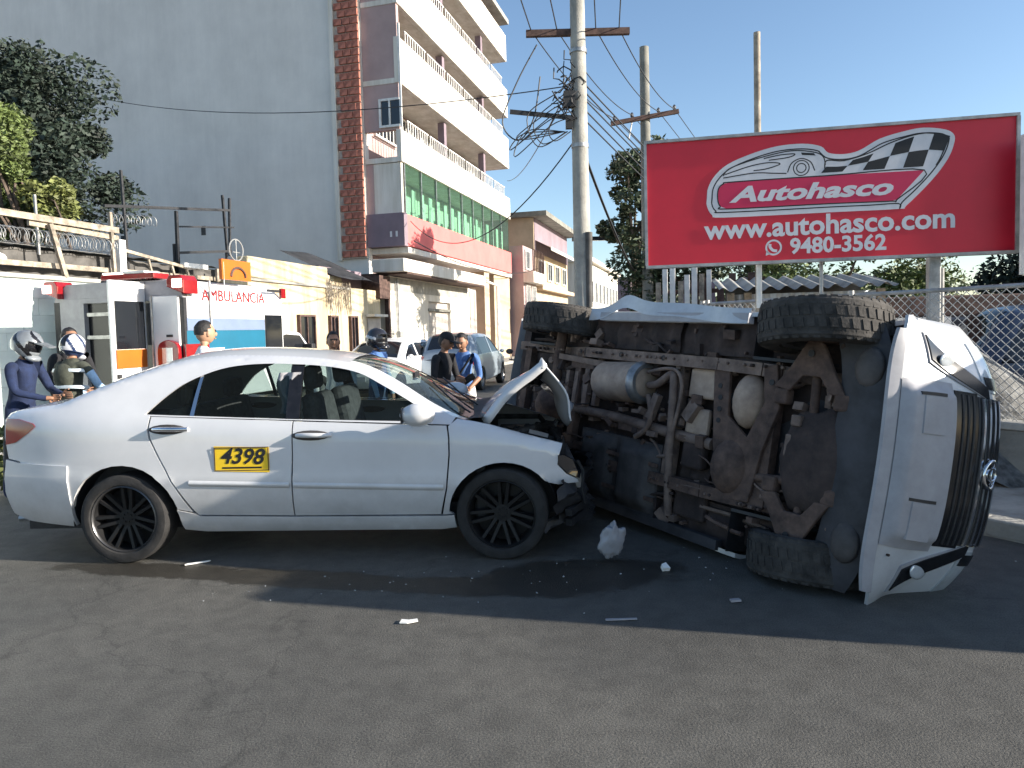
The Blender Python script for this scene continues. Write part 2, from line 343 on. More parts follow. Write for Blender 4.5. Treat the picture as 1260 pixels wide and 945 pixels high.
def text_part(name, body, m, parent, size, loc, rot, offset=0.0, shear=0.0, extrude=.002, align='CENTER', sx=1.0, spacing=1.0):
    cu = bpy.data.curves.new(name, 'FONT'); cu.body = body; cu.size = size; cu.align_x = align; cu.align_y = 'CENTER'
    cu.offset = offset; cu.shear = shear; cu.extrude = extrude; cu.space_character = spacing; cu.resolution_u = 3
    o = bpy.data.objects.new(name, cu); COL.objects.link(o)
    dg = bpy.context.evaluated_depsgraph_get(); dg.update()
    me = bpy.data.meshes.new_from_object(o.evaluated_get(dg)); bpy.data.objects.remove(o)
    me.materials.clear(); me.materials.append(M[m])
    q = bpy.data.objects.new(name, me); COL.objects.link(q); q.parent = parent; q.location = loc; q.rotation_euler = rot; q.scale = (sx, 1, 1)
    return q

def inside(p, poly):
    x, y = p; c = False; j = len(poly)-1
    for i in range(len(poly)):
        xi, yi = poly[i]; xj, yj = poly[j]
        if (yi > y) != (yj > y) and x < (xj-xi)*(y-yi)/(yj-yi)+xi: c = not c
        j = i
    return c
def resample(poly, d):
    out = []
    for i in range(len(poly)):
        a, b = poly[i], poly[(i+1) % len(poly)]; L = math.hypot(b[0]-a[0], b[1]-a[1]); k = max(1, int(math.ceil(L/d)))
        for q in range(k): out.append((a[0]+(b[0]-a[0])*q/k, a[1]+(b[1]-a[1])*q/k))
    return out
def curve(pts, n=6, closed=False):
    """Catmull-Rom through 2-D points"""
    P = list(pts); k = len(P); out = []
    for i in range(k if closed else k-1):
        p0 = P[(i-1) % k] if (closed or i > 0) else P[0]; p1 = P[i]; p2 = P[(i+1) % k]; p3 = P[(i+2) % k] if (closed or i+2 < k) else P[-1]
        for q in range(n):
            t = q/n; t2 = t*t; t3 = t2*t
            out.append(tuple(.5*((2*p1[c])+(-p0[c]+p2[c])*t+(2*p0[c]-5*p1[c]+4*p2[c]-p3[c])*t2+(-p0[c]+3*p1[c]-3*p2[c]+p3[c])*t3) for c in range(len(p1))))
    if not closed: out.append(tuple(P[-1]))
    return out
def lerp_table(tab):
    def f(x):
        if x <= tab[0][0]: return tab[0][1]
        for (a, b), (c, d) in zip(tab, tab[1:]):
            if x <= c: return b+(d-b)*(x-a)/(c-a)
        return tab[-1][1]
    return f
def smooth_table(pts, n=10): return lerp_table(curve(pts, n))

def panel(poly, W, sign, holes=(), step=.06, off=0.0, flange=.022, mb=None, mi=0, extra=()):
    """a car body panel: an outline in the side view (x, z) pressed onto the half-width surface y = sign*(W(x,z)+off), edges turned in"""
    mb = mb or MB()
    loops = [resample(poly, step)]+[resample(h, step) for h in holes]
    vs = []; es = []
    for lp in loops:
        o = len(vs); vs += lp; es += [(o+i, o+(i+1) % len(lp)) for i in range(len(lp))]
    x0 = min(p[0] for p in poly); x1 = max(p[0] for p in poly); z0 = min(p[1] for p in poly); z1 = max(p[1] for p in poly)
    segs = [(vs[a], vs[b]) for a, b in es]
    def near(p):
        for a, b in segs:
            if abs(p[0]-a[0]) < step and abs(p[1]-a[1]) < step*.9 and math.hypot(p[0]-a[0], p[1]-a[1]) < step*.5: return True
        return False
    i = 0; x = x0+step*.5
    while x < x1:
        z = z0+step*.5
        while z < z1:
            p = (x, z)
            if inside(p, poly) and not any(inside(p, h) for h in holes) and not near(p): vs.append(p)
            z += step
        x += step
    vs += [p for p in extra if inside(p, poly) and not any(inside(p, h) for h in holes)]
    V2, E2, F2, _, _, _ = delaunay_2d_cdt([Vector(p) for p in vs], es, [], 0, 1e-6)
    fs = []
    for q in F2:
        c = (sum(V2[k].x for k in q)/len(q), sum(V2[k].y for k in q)/len(q))
        if inside(c, poly) and not any(inside(c, h) for h in holes): fs.append(tuple(q))
    v3 = [(p.x, sign*(W(p.x, p.y)+off), p.y) for p in V2]
    cnt = {}
    for q in fs:
        for k in range(len(q)):
            e = (q[k], q[(k+1) % len(q)]); cnt[tuple(sorted(e))] = cnt.get(tuple(sorted(e)), 0)+1
    n0 = len(v3)
    if flange:
        v3 += [(p.x, sign*(W(p.x, p.y)+off-flange), p.y) for p in V2]
        fs += [(a, b, b+n0, a+n0) for (a, b), c in cnt.items() if c == 1]
    return mb.add(v3, fs, mi)

# ------------------------------------------------------------------ street frame: u along the street going away, v to its right
SU, SV = Vector((.266, .964, 0)).normalized(), Vector((.964, -.266, 0)).normalized()
SA = math.atan2(SU.y, SU.x)
def S(u, v, z=0): p = SU*u+SV*v; return Vector((p.x, p.y, z))

# ground, road, pavements
g = MB().add([(-700,-300,-.02),(700,-300,-.02),(700,900,-.02),(-700,900,-.02)], [(0,1,2,3)]).build('ground', 'dirt'); struct(g)
FA, FB = Vector((4.75, 5.76, 0)), Vector((2.55, 9.3, 0))           # fence corner line, right of the street
fd = (FB-FA).normalized(); fn = Vector((-fd.y, fd.x, 0))            # fn points to the road
if fn.x > 0: fn = -fn
KA, KB = FA+fn*1.5-fd*9, FB+fn*1.5-fd*.3
KC = KB+SU*110
poly = [(-120,-60), (60,-60), (60,-12), tuple((KA-fd*10)[:2]), tuple(KB[:2]), tuple(KC[:2]), tuple(S(118,-9.0)[:2]), tuple(S(-30,-9.0)[:2]), (-120, 8)]
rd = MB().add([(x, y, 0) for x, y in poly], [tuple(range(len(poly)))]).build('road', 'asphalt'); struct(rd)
def strip(pts, width, side, z, name, m):
    """a raised kerbed strip that follows pts; side = unit offset per point"""
    mb = MB(); n = len(pts); a = [Vector(p) for p in pts]; b = [p+s*width for p, s in zip(a, side)]
    vs = [(p.x,p.y,0) for p in a]+[(p.x,p.y,z) for p in a]+[(p.x,p.y,z) for p in b]+[(p.x,p.y,0) for p in b]
    fs = []
    for i in range(n-1):
        for k in range(3): fs.append((k*n+i, k*n+i+1, (k+1)*n+i+1, (k+1)*n+i))
    return struct(mb.add(vs, fs).build(name, m, recalc=True))
bis = (-fn+SV).normalized()
strip([KA-fd*8, KB, KC], 2.6, [-fn, bis*1.08, SV], .12, 'pavement_right', 'pave')
strip([S(-20,-9.0), S(118,-9.0)], 3.4, [-SV, -SV], .13, 'pavement_left', 'concrete')
# kerb stones on the right, one by one where they can be seen
ks = None
pr = bpy.data.objects['pavement_right']
for i in range(14):
    p = KA+fd*(3.4+i*.82); q = p+fd*.80
    if (q-KB).dot(fd) > 0: break
    o = MB().bar((0,0,0), (.80,0,0), .16, .13).build('kerb_stone', 'concrete', pr, bevel=.015) if ks is None else share(ks, 'kerb_stone', pr)
    ks = ks or o
    o.location = (p.x-fn.x*.08+0, p.y-fn.y*.08, .067+random.uniform(-.004,.004)); o.rotation_euler = (0, 0, math.atan2(fd.y, fd.x)+random.uniform(-.006,.006))

# ------------------------------------------------------------------ grey apartment building with balconies
def facade_windows(parent, rects, b, m='glass_black', fm='white_metal', fw=.06, deep=.08, mull=1):
    for (a0, a1, z0, z1) in rects:
        f = MB()
        f.bb(a0, a1, b-deep, b+.03, z0, z0+fw).bb(a0, a1, b-deep, b+.03, z1-fw, z1).bb(a0, a0+fw, b-deep, b+.03, z0+fw, z1-fw).bb(a1-fw, a1, b-deep, b+.03, z0+fw, z1-fw)
        for k in range(mull):
            x = a0+(a1-a0)*(k+1)/(mull+1); f.bb(x-fw*.35, x+fw*.35, b-deep+.01, b+.02, z0+fw, z1-fw)
        o = f.build('window', fm, parent)
        MB().bb(a0+.01, a1-.01, b-.025, b-.005, z0+.01, z1-.01).build('pane', m, o)

bld = thing('apartment_building', 'tall grey apartment building with white balconies and a red parapet', 'building', S(23.6,-11.8), (0,0,SA))
LEN = 14.4
MB().bb(0, .3, .0, 17.5, 0, 18.2).build('gable_wall', 'wall_grey', bld)
MB().bb(.303, LEN, .12, 17.4, 0, 18.1).build('main_block', 'wall_mauve', bld)
MB().bb(-.15, LEN+.1, -1.6, 17.6, 18.21, 18.45).build('roof', 'concrete', bld)
# tiled strip up the corner of the gable
bs = MB().bb(-.10, -.002, .02, 1.0, 4.35, 18.1).build('brick_strip', 'mortar', bld)
MB().bb(-.18, -.003, 1.002, 1.16, 4.3, 18.1).build('corner_trim', 'wall_white', bld)
bk = None
for r in range(50):
    z = 4.40+r*.275
    for c in range(3):
        wd = (.30 if c != 1 else .30); y = .18+c*.32 if r % 2 == 0 else .04+c*.32
        if y < .15: y = .17
        if y > .84: y = .84
        bk = bk or MB().box((0,0,0), (.06,.30,.235)).build('brick', 'brick', bs, bevel=.012)
        o = bk if (r == 0 and c == 0) else share(bk, 'brick', bs)
        o.location = (-.125-random.uniform(0,.02), y+random.uniform(-.008,.008), z+.12); o.scale = (1, 1 if 0.17 < y < .84 else .9, random.uniform(.94,1.0))
# end wall of the balcony stack, facing down the street
MB().bb(.02, .22, -1.38, -.004, 8.84, 18.15).build('end_wall', 'wall_mauve', bld)
MB().bb(.04, .2, -1.36, -.30, 5.9, 7.68).build('glazed_end', 'wall_white', bld)
MB().bb(.03, .2, -.30, -.004, 5.9, 7.68).build('end_wall', 'wall_mauve', bld)
f = MB().bb(-.03,.02,-1.50,-1.42,8.9,12.5).bb(-.05,.0,-1.42,-.62,9.85,9.93).bb(-.05,.0,-1.42,-.62,8.92,9.0).bb(-.05,.0,-.70,-.62,9.0,9.85).bb(-.05,.0,-1.06,-1.0,9.0,9.85)
f.build('end_window', 'white_metal', bld)
MB().bb(-.01,.015,-1.40,-.72,9.0,9.85).build('end_window_pane', 'glass_black', bld)
for z0, z1, m, nm in ((4.75,5.88,'wall_red','red_parapet'), (7.7,8.83,'wall_white','balcony_parapet'), (10.45,12.05,'wall_white','balcony_parapet'), (13.2,14.7,'wall_white','balcony_parapet'), (16.2,17.6,'wall_white','balcony_parapet')):
    MB().bb(.25 if m == 'wall_red' else -.02, LEN, -1.45, -1.25, z0, z1).build(nm, m, bld, bevel=.02)
    MB().bb(.0, LEN-.02, -1.249, .11, z0, z0+.18).build('balcony_slab', 'wall_white', bld)
    MB().bb(LEN-.2, LEN+.003, -1.249, .11, z0+.181, z1-.01).build('balcony_end', m, bld)
MB().bb(-.06, .24, -1.46, -.004, 4.72, 5.895).build('parapet_end', 'wall_plum', bld)  # end of the red parapet; its shade is put into the plum colour
for y0 in (-1.2,-.98): MB().bb(-.065,-.061,y0,y0+.08,5.05,5.25).build('small_sign', 'white_ink', bld)
# glazed balcony: green panes in mullions
for k in range(9):
    a0 = .30+k*1.55
    p = MB().bb(a0+.02, min(a0+1.53, LEN-.03), -1.36, -1.34, 5.90, 7.69).build('glass_panel', 'glass_shop', bld)
    MB().bb(a0-.03, a0+.018, -1.40, -1.30, 5.89, 7.70).build('mullion', 'steel', bld)
MB().bb(.31, LEN-.1, .06, .115, 5.9, 7.68).build('inner_wall', 'wall_white', bld)
for k in range(16):
    a0 = .7+k*.86
    MB().bb(a0, a0+.34, -1.10, -1.05, 5.95, 7.0).build('white_slat', 'wall_white', bld)
# window bands with white grilles on the upper floors
for z0, z1 in ((9.0,10.3), (12.2,13.05), (14.85,16.0)):
    facade_windows(bld, [(1.0+k*2.2, 2.9+k*2.2, z0, z1) for k in range(6)], .09, mull=5, fw=.07)
    for k in range(6):
        gr = MB()
        for j in range(9): gr.bb(.95+k*2.2+j*.23, .99+k*2.2+j*.23, -1.30, -1.27, z0-.17 if z0 < 10 else z0-.14, z0+.35)
        gr.bb(.9+k*2.2, 2.95+k*2.2, -1.31, -1.26, z0+.35, z0+.39)
        gr.build('balcony_grille', 'white_metal', bld)
    for a in (4.9, 10.4): MB().bb(a, a+.28, -1.24, -.96, z0-.1, z1+.1).build('column', 'wall_plum', bld)
# ground floor under the red parapet
MB().bb(9.6, 10.4, -1.35, .1, 0, 4.7).build('ground_column', 'wall_tan', bld)
MB().bb(11.4, LEN, -1.30, .1, 0, 4.7).build('ground_wall', 'wall_tan', bld)
MB().bb(.25, LEN, -1.45, .1, 4.50, 4.70).build('soffit', 'wall_white', bld)
MB().bb(-.012, -.004, 6.9, 7.1, 5.6, 5.95).build('vent', 'roof_dark', bld)

# shop on the ground floor
shop = thing('corner_shop', 'white shop front with roller shutter and canopy below the red parapet', 'shop', S(22.1,-10.35), (0,0,SA))
MB().bb(0, 2.3+1.2, 0, 1.2, 0, 3.55).bb(5.95, 9.4, 0, 1.2, 0, 3.55).bb(3.5, 5.95, 0.0, 1.2, 2.8, 3.55).build('wall', 'wall_white', shop)
sh = MB()
for k in range(14): sh.bb(3.5, 5.95, .12+(.012 if k % 2 else 0), .2, k*.2, k*.2+.196)
sh.build('roller_shutter', 'shutter', shop)
MB().bb(3.45, 6.0, -.03, .12, 2.42, 2.52).build('shutter_box', 'concrete_dark', shop)
MB().bb(-.6, 8.3, -.85, .3, 3.62, 4.05).build('canopy', 'wall_white', shop, bevel=.02)
MB().bb(-.3, 8.2, -.82, 1.0, 3.56, 3.615).build('canopy_underside', 'wood_dark', shop)
MB().bb(-.2, 8.2, -.008, .0, 3.05, 3.5).build('wall_band', 'concrete', shop)  # grey band along the wall top below the canopy
MB().tube([(8.4,-.8,3.85),(10.3,-.8,3.72),(10.3,-.8,0)], .07, 8).build('pipe_frame', 'white_metal', shop, smooth=40)
MB().bb(8.45, 9.0, -.04, -.004, 0, 3.4).bb(9.1,9.35,-.03,-.004,0,3.4).build('side_door', 'shutter', shop)
mt = MB().box((.62,-.08,1.45),(.3,.15,.42)).tube([(.62,-.05,1.65),(.6,-.05,3.5)],.03,6).tube([(.5,-.05,1.65),(.45,-.05,3.4)],.02,6)
mt.build('electric_meter', 'galv', shop)
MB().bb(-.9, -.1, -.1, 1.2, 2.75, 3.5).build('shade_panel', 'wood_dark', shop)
MB().bb(-.15,-.02,-.05,.1,0,3.5).build('corner_post', 'wood_dark', shop)

# cream house along the pavement
ch = thing('cream_house', 'low cream house with dark windows and flaking parapet', 'house', S(14.5,-10.4), (0,0,SA))
MB().bb(0, 7.0, 0, 6, 0, 3.0).build('wall', 'wall_cream', ch)
MB().bb(-.03, 3.6, -.05, .25, 3.004, 3.5).bb(3.6, 4.4, -.05, .25, 3.004, 3.3).build('parapet', 'wall_cream', ch, bevel=.03)
MB().bb(-.03, 4.9, -.07, -.003, 2.93, 2.99).build('string_course', 'concrete', ch)
facade_windows(ch, [(2.0,2.8,1.05,2.15), (3.6,4.05,1.1,2.15), (4.8,5.25,1.05,2.15)], -.02, 'glass_black', 'wood_dark', .05)
MB().bb(6.0,6.9,-.05,-.003,0,2.1).build('door', 'shutter', ch)
MB().bb(5.95,6.95,-.3,-.003,2.14,2.22).build('door_lintel', 'wall_white', ch)
# black sheet roof corner hanging over the wall
tp = MB().grid(lambda i, j: (3.7+2.9*i, -.35+1.9*j, 3.25+.9*j-.35*(i-.4)**2-.02*math.sin(9*i)+ (0.04*math.sin(7*i+2) if j < .1 else 0)), 10, 6)
tp.build('sheet_roof', 'tarp_black', ch, smooth=40)
MB().bb(3.9,6.5,.4,2.2,3.002,3.6).build('roof_block', 'wall_plum', ch)
vn = MB()
for k in range(70):
    a = 3.5+random.random()*1.4; z = 3.2-random.random()*.2; L = random.uniform(.25, 1.0); p = [(a, -.05-.02*random.random(), z)]
    for q in range(4): p.append((p[-1][0]+random.uniform(-.06,.06), -.05-.05*random.random(), p[-1][2]-L/4))
    vn.tube(p, .008, 4)
stuff(vn.build('dry_vines', 'wood', ch))

# pale block wall at the left
mw = thing('painted_wall', 'pale mint painted block wall behind the police officers', 'wall', S(2,-10.95), (0,0,SA))
MB().bb(0, 12.2, 0, .2, 0, 2.66).build('wall_core', 'mint_joint', mw)
bm_ = None
for r in range(9):
    for c in range(21):
        a0 = c*.6+(.3 if r % 2 else 0); a1 = min(a0+.594, 12.2)
        if a1-a0 < .2: continue
        bm_ = bm_ or MB().box((0,0,0), (.594,.03,.288)).build('block', 'wall_mint', mw, bevel=.004)
        o = bm_ if (r == 0 and c == 0) else share(bm_, 'block', mw)
        o.location = ((a0+a1)/2, -.003-random.uniform(0,.004), .15+r*.292); o.scale = ((a1-a0)/.594, 1, 1)
MB().bb(-.05, 12.25, -.06, .26, 2.662, 2.74).build('coping', 'concrete', mw, bevel=.015)

# sheet-metal yard shed behind the wall, with poles and razor wire
ys = thing('yard_shed', 'dark sheet metal shed rising behind the pale wall', 'shed', S(2,-11.35), (0,0,SA))
def corr(u0, u1, z0, z1, b, n, amp=.025):
    return MB().grid(lambda i, j: (u0+(u1-u0)*i, b+amp*math.sin(i*n*math.pi), z0+(z1-z0)*j), n*3, 1)
corr(0, 12.6, 0, 3.22, 0, 70).build('sheet_wall', 'roof_dark', ys, smooth=50)
MB().grid(lambda i, j: (12.6*i, -.15+4.2*j, 3.26+.55*j+.02*math.sin(i*150)), 200, 1).build('sheet_roof', 'roof_dark', ys, smooth=50)
MB().bar((0,-.2,2.86),(12.6,-.2,2.98),.1,.09).build('wall_beam', 'wood', ys)
wh = MB().ell((6.95,-.12,3.0),(.28,.12,.11),10,6).build('white_bundle', 'paper', ys, smooth=60)
yf = thing('pole_frame', 'weathered wooden poles and rails above the pale wall', 'frame', S(2,-11.0), (0,0,SA))
MB().bar((5.5,0,3.72),(9.35,0,3.72),.07,.11).build('rail', 'wood', yf)
MB().bar((7.5,.05,3.62),(9.4,.05,3.58),.05,.09).build('rail', 'wood', yf)
MB().bar((7.83,-.05,3.64),(8.06,-.08,2.72),.07,.07).build('brace', 'wood', yf)
MB().bar((7.66,.06,4.12),(7.68,.06,3.1),.035,.035).build('post', 'galv', yf)
MB().bar((9.18,0,4.05),(9.22,0,2.72),.06,.06).build('post', 'wood', yf)
MB().bar((9.42,.05,3.55),(9.42,.05,2.75),.16,.16).build('post', 'white_metal', yf)
MB().bar((9.5,0,3.35),(11.2,0,3.15),.05,.06).build('rail', 'wood', yf)
for a in (10.1, 10.75, 11.2): MB().bar((a,0,3.3-(a-9.5)*.115),(a+.12,0,2.8),.04,.04).build('strut', 'wood', yf)
MB().box((11.45,0,3.2),(.75,.12,.10)).build('white_plank', 'white_metal', yf)
MB().bar((12.2,0,3.2),(12.2,0,2.6),.06,.06).build('post', 'wood', yf)
rz = MB(); pts = []
for k in range(1400):
    t = k/1400; a = 2*math.pi*75*t; pts.append((3.2+6.3*t+.02*math.sin(a*.37), .15*math.cos(a), 3.38+.03*t+.13*math.sin(a)))
rz.tube(pts, .0065, 4)
for z in (3.25, 3.52): rz.tube([(3.2,0,z),(9.5,.02,z)], .005, 4)
zz = rz.build('razor_wire', 'galv'); zz.location = S(2,-11.1); zz.rotation_euler = (0,0,SA)
tag(zz, 'coil of razor wire along the top of the pale wall', 'razor wire')

sf = thing('steel_frame', 'black welded steel frame standing against the grey gable', 'frame', S(11.2,-11.3), (0,0,SA))
for (a0,z0,a1,z1,wd) in ((.15,4.22,3.95,4.72,.055),(.62,5.0,.68,3.0,.045),(2.12,4.42,2.1,3.0,.06),(3.72,5.05,3.8,3.7,.05),(3.98,5.02,3.9,3.6,.05),(2.1,3.5,3.95,3.72,.055),(2.12,4.08,4.1,4.32,.035)):
    MB().bar((a0,0,z0),(a1,0,z1),wd,wd).build('bar', 'black_plastic', sf)
for a in (.66, 2.1, 3.88): MB().bar((a,.08,3.7),(a,.08,.1),.05,.05).build('leg', 'black_plastic', sf)
cw = MB(); pts = [(.3+1.2*t+.0*t, .08*math.cos(50*t), 4.0+.1*math.sin(50*t)+.1*t) for t in [k/200 for k in range(200)]]
stuff(cw.tube(pts, .006, 4).build('wire_coil', 'galv', sf))

# ------------------------------------------------------------------ buildings farther down the street
tb = thing('tan_building', 'tan building with sloping white awning beyond the balconies', 'building', S(41.5,-9.9), (0,0,SA))
MB().bb(0, 10.5, 0, 10, 0, 8.3).build('wall', 'wall_tan', tb)
MB().bb(-.4, 10.7, -.9, 10.2, 8.31, 8.6).build('roof', 'concrete_dark', tb)
MB().bb(.1, 10.4, -.04, -.003, 6.3, 8.3).build('upper_storey', 'wall_plum', tb)
MB().grid(lambda i, j: (.2+10*i, -1.0+1.0*j, 6.5+.5*j), 1, 1).build('awning', 'wall_white', tb)
MB().bb(.2, 10.2, -1.03, -.99, 6.32, 6.52).build('awning_edge', 'wall_white', tb)
MB().bb(0, 10.5, -.5, -.003, 4.0, 4.25).build('ledge', 'wall_tan', tb)
facade_windows(tb, [(1.0+k*2.4, 2.4+k*2.4, 4.7, 5.9) for k in range(4)]+[(1.0+k*2.4, 2.4+k*2.4, 1.0, 3.2) for k in range(4)], -.02, fw=.08)
rh = thing('balcony_house', 'narrow house with railings and hanging sign next to the red parapet', 'house', S(38.4,-9.8), (0,0,SA))
MB().bb(0, 3.0, 0, 8, 0, 6.3).build('wall', 'wall_mauve', rh)
MB().bb(0, 3.0, -.6, -.003, 4.25, 4.85).build('balcony_parapet', 'wall_white', rh)
MB().bb(0, 3.0, -.55, -.003, 2.45, 2.75).build('ledge', 'wall_white', rh)
for k in range(8): MB().bb(.1+k*.38, .16+k*.38, -.58, -.52, 4.852, 6.1).build('baluster', 'wood_dark', rh)
facade_windows(rh, [(.3,1.3,2.9,4.15),(1.7,2.7,2.9,4.15),(.3,1.4,5.0,6.1)], -.02, fw=.07, mull=3)
MB().bb(-.5, .35, -.75, -.61, 1.9, 3.2).build('sign_box', 'concrete_dark', rh)
MB().bb(.9, 2.2, -.7, -.56, 2.0, 2.8).build('sign_panel', 'wall_white', rh)
MB().bb(.4, 1.3, -.03, -.003, 0, 2.1).build('door', 'wood_dark', rh)
wb = thing('white_building', 'distant white two-storey building with rows of dark windows', 'building', S(57,-9.2), (0,0,SA))
MB().bb(0, 20, 0, 12, 0, 7.0).build('wall', 'wall_white', wb)
MB().bb(-.2, 20.2, -.4, 12, 7.01, 7.35).build('roof', 'wall_white', wb)
facade_windows(wb, [(1.2+k*2.35, 2.5+k*2.35, 3.7, 5.6) for k in range(8)]+[(1.2+k*2.35, 2.5+k*2.35, .9, 2.5) for k in range(8)], -.02, fw=.1)
gb = thing('grey_building', 'distant dark grey building at the end of the street', 'building', S(84,-8.5), (0,0,SA))
MB().bb(0, 16, 0, 10, 0, 7.2).build('wall', 'wall_plum', gb)
MB().bb(-.2, 16.2, -.3, 10, 7.21, 7.5).build('roof', 'concrete_dark', gb)
facade_windows(gb, [(1+k*3, 2.6+k*3, 3.6, 5.4) for k in range(5)], -.02, fw=.1)
eb = thing('end_building', 'far pale building closing off the street', 'building', S(120,-7), (0,0,SA))
MB().bb(0, 8, -26, 0, 0, 5.5).build('wall', 'wall_cream', eb)
MB().bb(-.3, 8.3, -26.3, .3, 5.51, 5.8).build('roof', 'concrete', eb)
for k in range(8): MB().bb(-.05,-.003,-25+k*3.2,-23.4+k*3.2,2.6,4.2).build('window', 'glass_black', eb)

# ------------------------------------------------------------------ ambulance
am = thing('ambulance', 'white box ambulance with teal stripe and open rear door', 'ambulance', S(9.55,-8.06), (0,0,SA))
BW, BL, BT = 2.58, 2.75, 2.62
ol = [(.0,.55),(.0,2.32),(.26,2.56),(BW-.26,2.56),(BW,2.32),(BW,.55)]
MB().prism(ol, .10, BL, 'yz').build('box_body', 'paint_white', am, bevel=.02)
# rear frame with a door opening
rf = MB().bb(0,.10,.0,.62,.55,2.30).bb(0,.10,1.98,BW,.55,2.30).bb(0,.10,.62,1.98,2.22,2.30)
rf.prism([(.0,2.302),(.26,2.54),(BW-.26,2.54),(BW,2.302)], .0, .10, 'yz')
rf.build('rear_frame', 'bumper_grey', am)  # grey on a white ambulance: the rear's shade is in the colour
MB().bb(.085,.098,.625,1.975,.57,2.215).build('cabin_opening', 'black_gloss', am)  # black sheet stands in for the shade inside the cabin
MB().bb(.03,.084,.63,1.12,1.5,2.18).build('cabinet', 'interior', am)
MB().bb(.02,.07,1.12,1.96,1.62,1.68).build('cabin_shelf', 'steel', am)
MB().bb(.02,.07,1.14,1.94,2.0,2.06).build('cabin_shelf', 'steel', am)
# black corner seals
for b0, b1 in ((-.012,.10),(BW-.10,BW+.012)): MB().bb(-.005,.06,b0,b1,.6,2.25).build('corner_seal', 'black_plastic', am)
# open rear door leaf swung out towards the camera
dr = MB().bb(-.72,.0,.72,.77,.60,2.52).build('rear_door', 'paint_white', am, bevel=.015)
MB().bb(-.64,-.06,.705,.718,1.45,2.2).build('door_window', 'glass_black', dr)
MB().bb(-.66,-.05,.700,.717,1.15,1.44).build('door_panel', 'paint_orange', dr)
MB().bb(-.66,-.60,.68,.716,1.0,1.06).build('door_handle', 'black_plastic', dr)
dr2 = MB().bb(-.05,.0-.006,.06,.60,.62,2.28).build('rear_door', 'paint_white', am, bevel=.01)
MB().bb(-.06,-.051,.18,.30,1.62,1.66).build('door_handle', 'black_plastic', dr2)
MB().tube([(-.06,.56,.7),(-.06,.56,2.3)],.015,6).build('lock_bar', 'steel', dr2)
# red side lamp pod at hip height
tl = MB().prism(curve([(.03,1.05),(.03,1.45),(.15,1.56),(.30,1.56),(.42,1.45),(.42,1.05)],4), -.13, -.055, 'yz').build('tail_lamp', 'red_lens', am, bevel=.01)
MB().bb(-.145,-.131,.13,.32,1.18,1.45).build('lamp_insert', 'lamp_lens', tl)
MB().bb(-.05,.5,-.06,-.004,1.22,1.5).build('side_lamp', 'red_lens', am)
MB().bb(.5,.9,-.05,-.004,1.3,1.42).build('lamp_bracket', 'white_metal', am)
# roof light bars and corner beacons
for y0, y1, nm in ((-.12,.20,0),(BW-.20,BW+.12,1)):
    bcn = MB().prism([(y0,2.30),(y0,2.52),(y0+.05,2.60),(y1-.05,2.60),(y1,2.52),(y1,2.42)], -.12, .22, 'yz').build('corner_beacon', 'red_lens', am, bevel=.015)
    c = (y0+y1)/2+(-.05 if nm == 0 else .05)
    MB().bb(-.145,-.121,c-.09,c+.09,2.40,2.54).build('beacon_lamp', 'lit_white', bcn, bevel=.01)
lb = MB().bb(-.10,.25,.45,1.50,2.57,2.66).build('light_bar', 'red_lens', am, bevel=.015)
MB().bb(-.11,.24,.62,1.05,2.661,2.70).build('lamp_cover', 'white_metal', lb, bevel=.01)
MB().bb(-.11,.24,1.15,1.45,2.661,2.69).build('lamp_cover', 'lit_white', lb, bevel=.01)
MB().bb(.2,2.5,.5,1.8,2.56,2.60).build('roof_panel', 'black_plastic', am)
# side: stripe, window, lettering
MB().bb(.04,BL-.62,-.012,-.004,1.72,1.92).build('upper_stripe', 'paint_lblue', am)
MB().bb(.04,BL-.62,-.013,-.004,1.05,1.716).build('lower_stripe', 'paint_teal', am)
sw = MB().bb(BL-.60,BL-.06,-.02,-.003,1.2,2.0).build('side_window', 'glass_black', am, bevel=.01)
text_part('lettering', 'AMBULANCIA', 'red_lens', am, .27, (1.30,-.006,2.30), (R(90),0,0), extrude=.002, sx=1.02)
sg = MB().bb(.95,1.75,-.03,.03,2.6,2.95).build('orange_sign', 'paint_orange', am)
MB().tube([(1.38+.2*math.cos(t), -.035, 2.66+.16*math.sin(t)) for t in [k*math.pi/10 for k in range(11)]],.025,6).build('sign_mark', 'wood_dark', sg)
ring = [(1.40+.19*math.cos(k*math.pi/12), 0, 3.14+.19*math.sin(k*math.pi/12)) for k in range(25)]
MB().tube(ring,.012,6).tube([(1.40,0,2.95),(1.40,0,3.33)],.008,6).tube([(1.3,0,3.1),(1.5,0,3.1)],.008,6).build('ring_antenna', 'galv', am)
MB().tube([(.62,-.02,2.55),(.62,-.02,1.55)],.02,6).build('grab_rail', 'steel', am)
MB().tube([(1.0,-.02,2.9),(1.0,-.02,2.4)],.012,6).build('antenna', 'steel', am)
MB().bb(BL-.5,BL-.05,-.02,-.003,2.44,2.49).build('air_slot', 'black_plastic', am)
MB().bb(BL-.10,BL+.05,-.06,-.003,2.33,2.52).build('front_lamp', 'red_lens', am, bevel=.01)
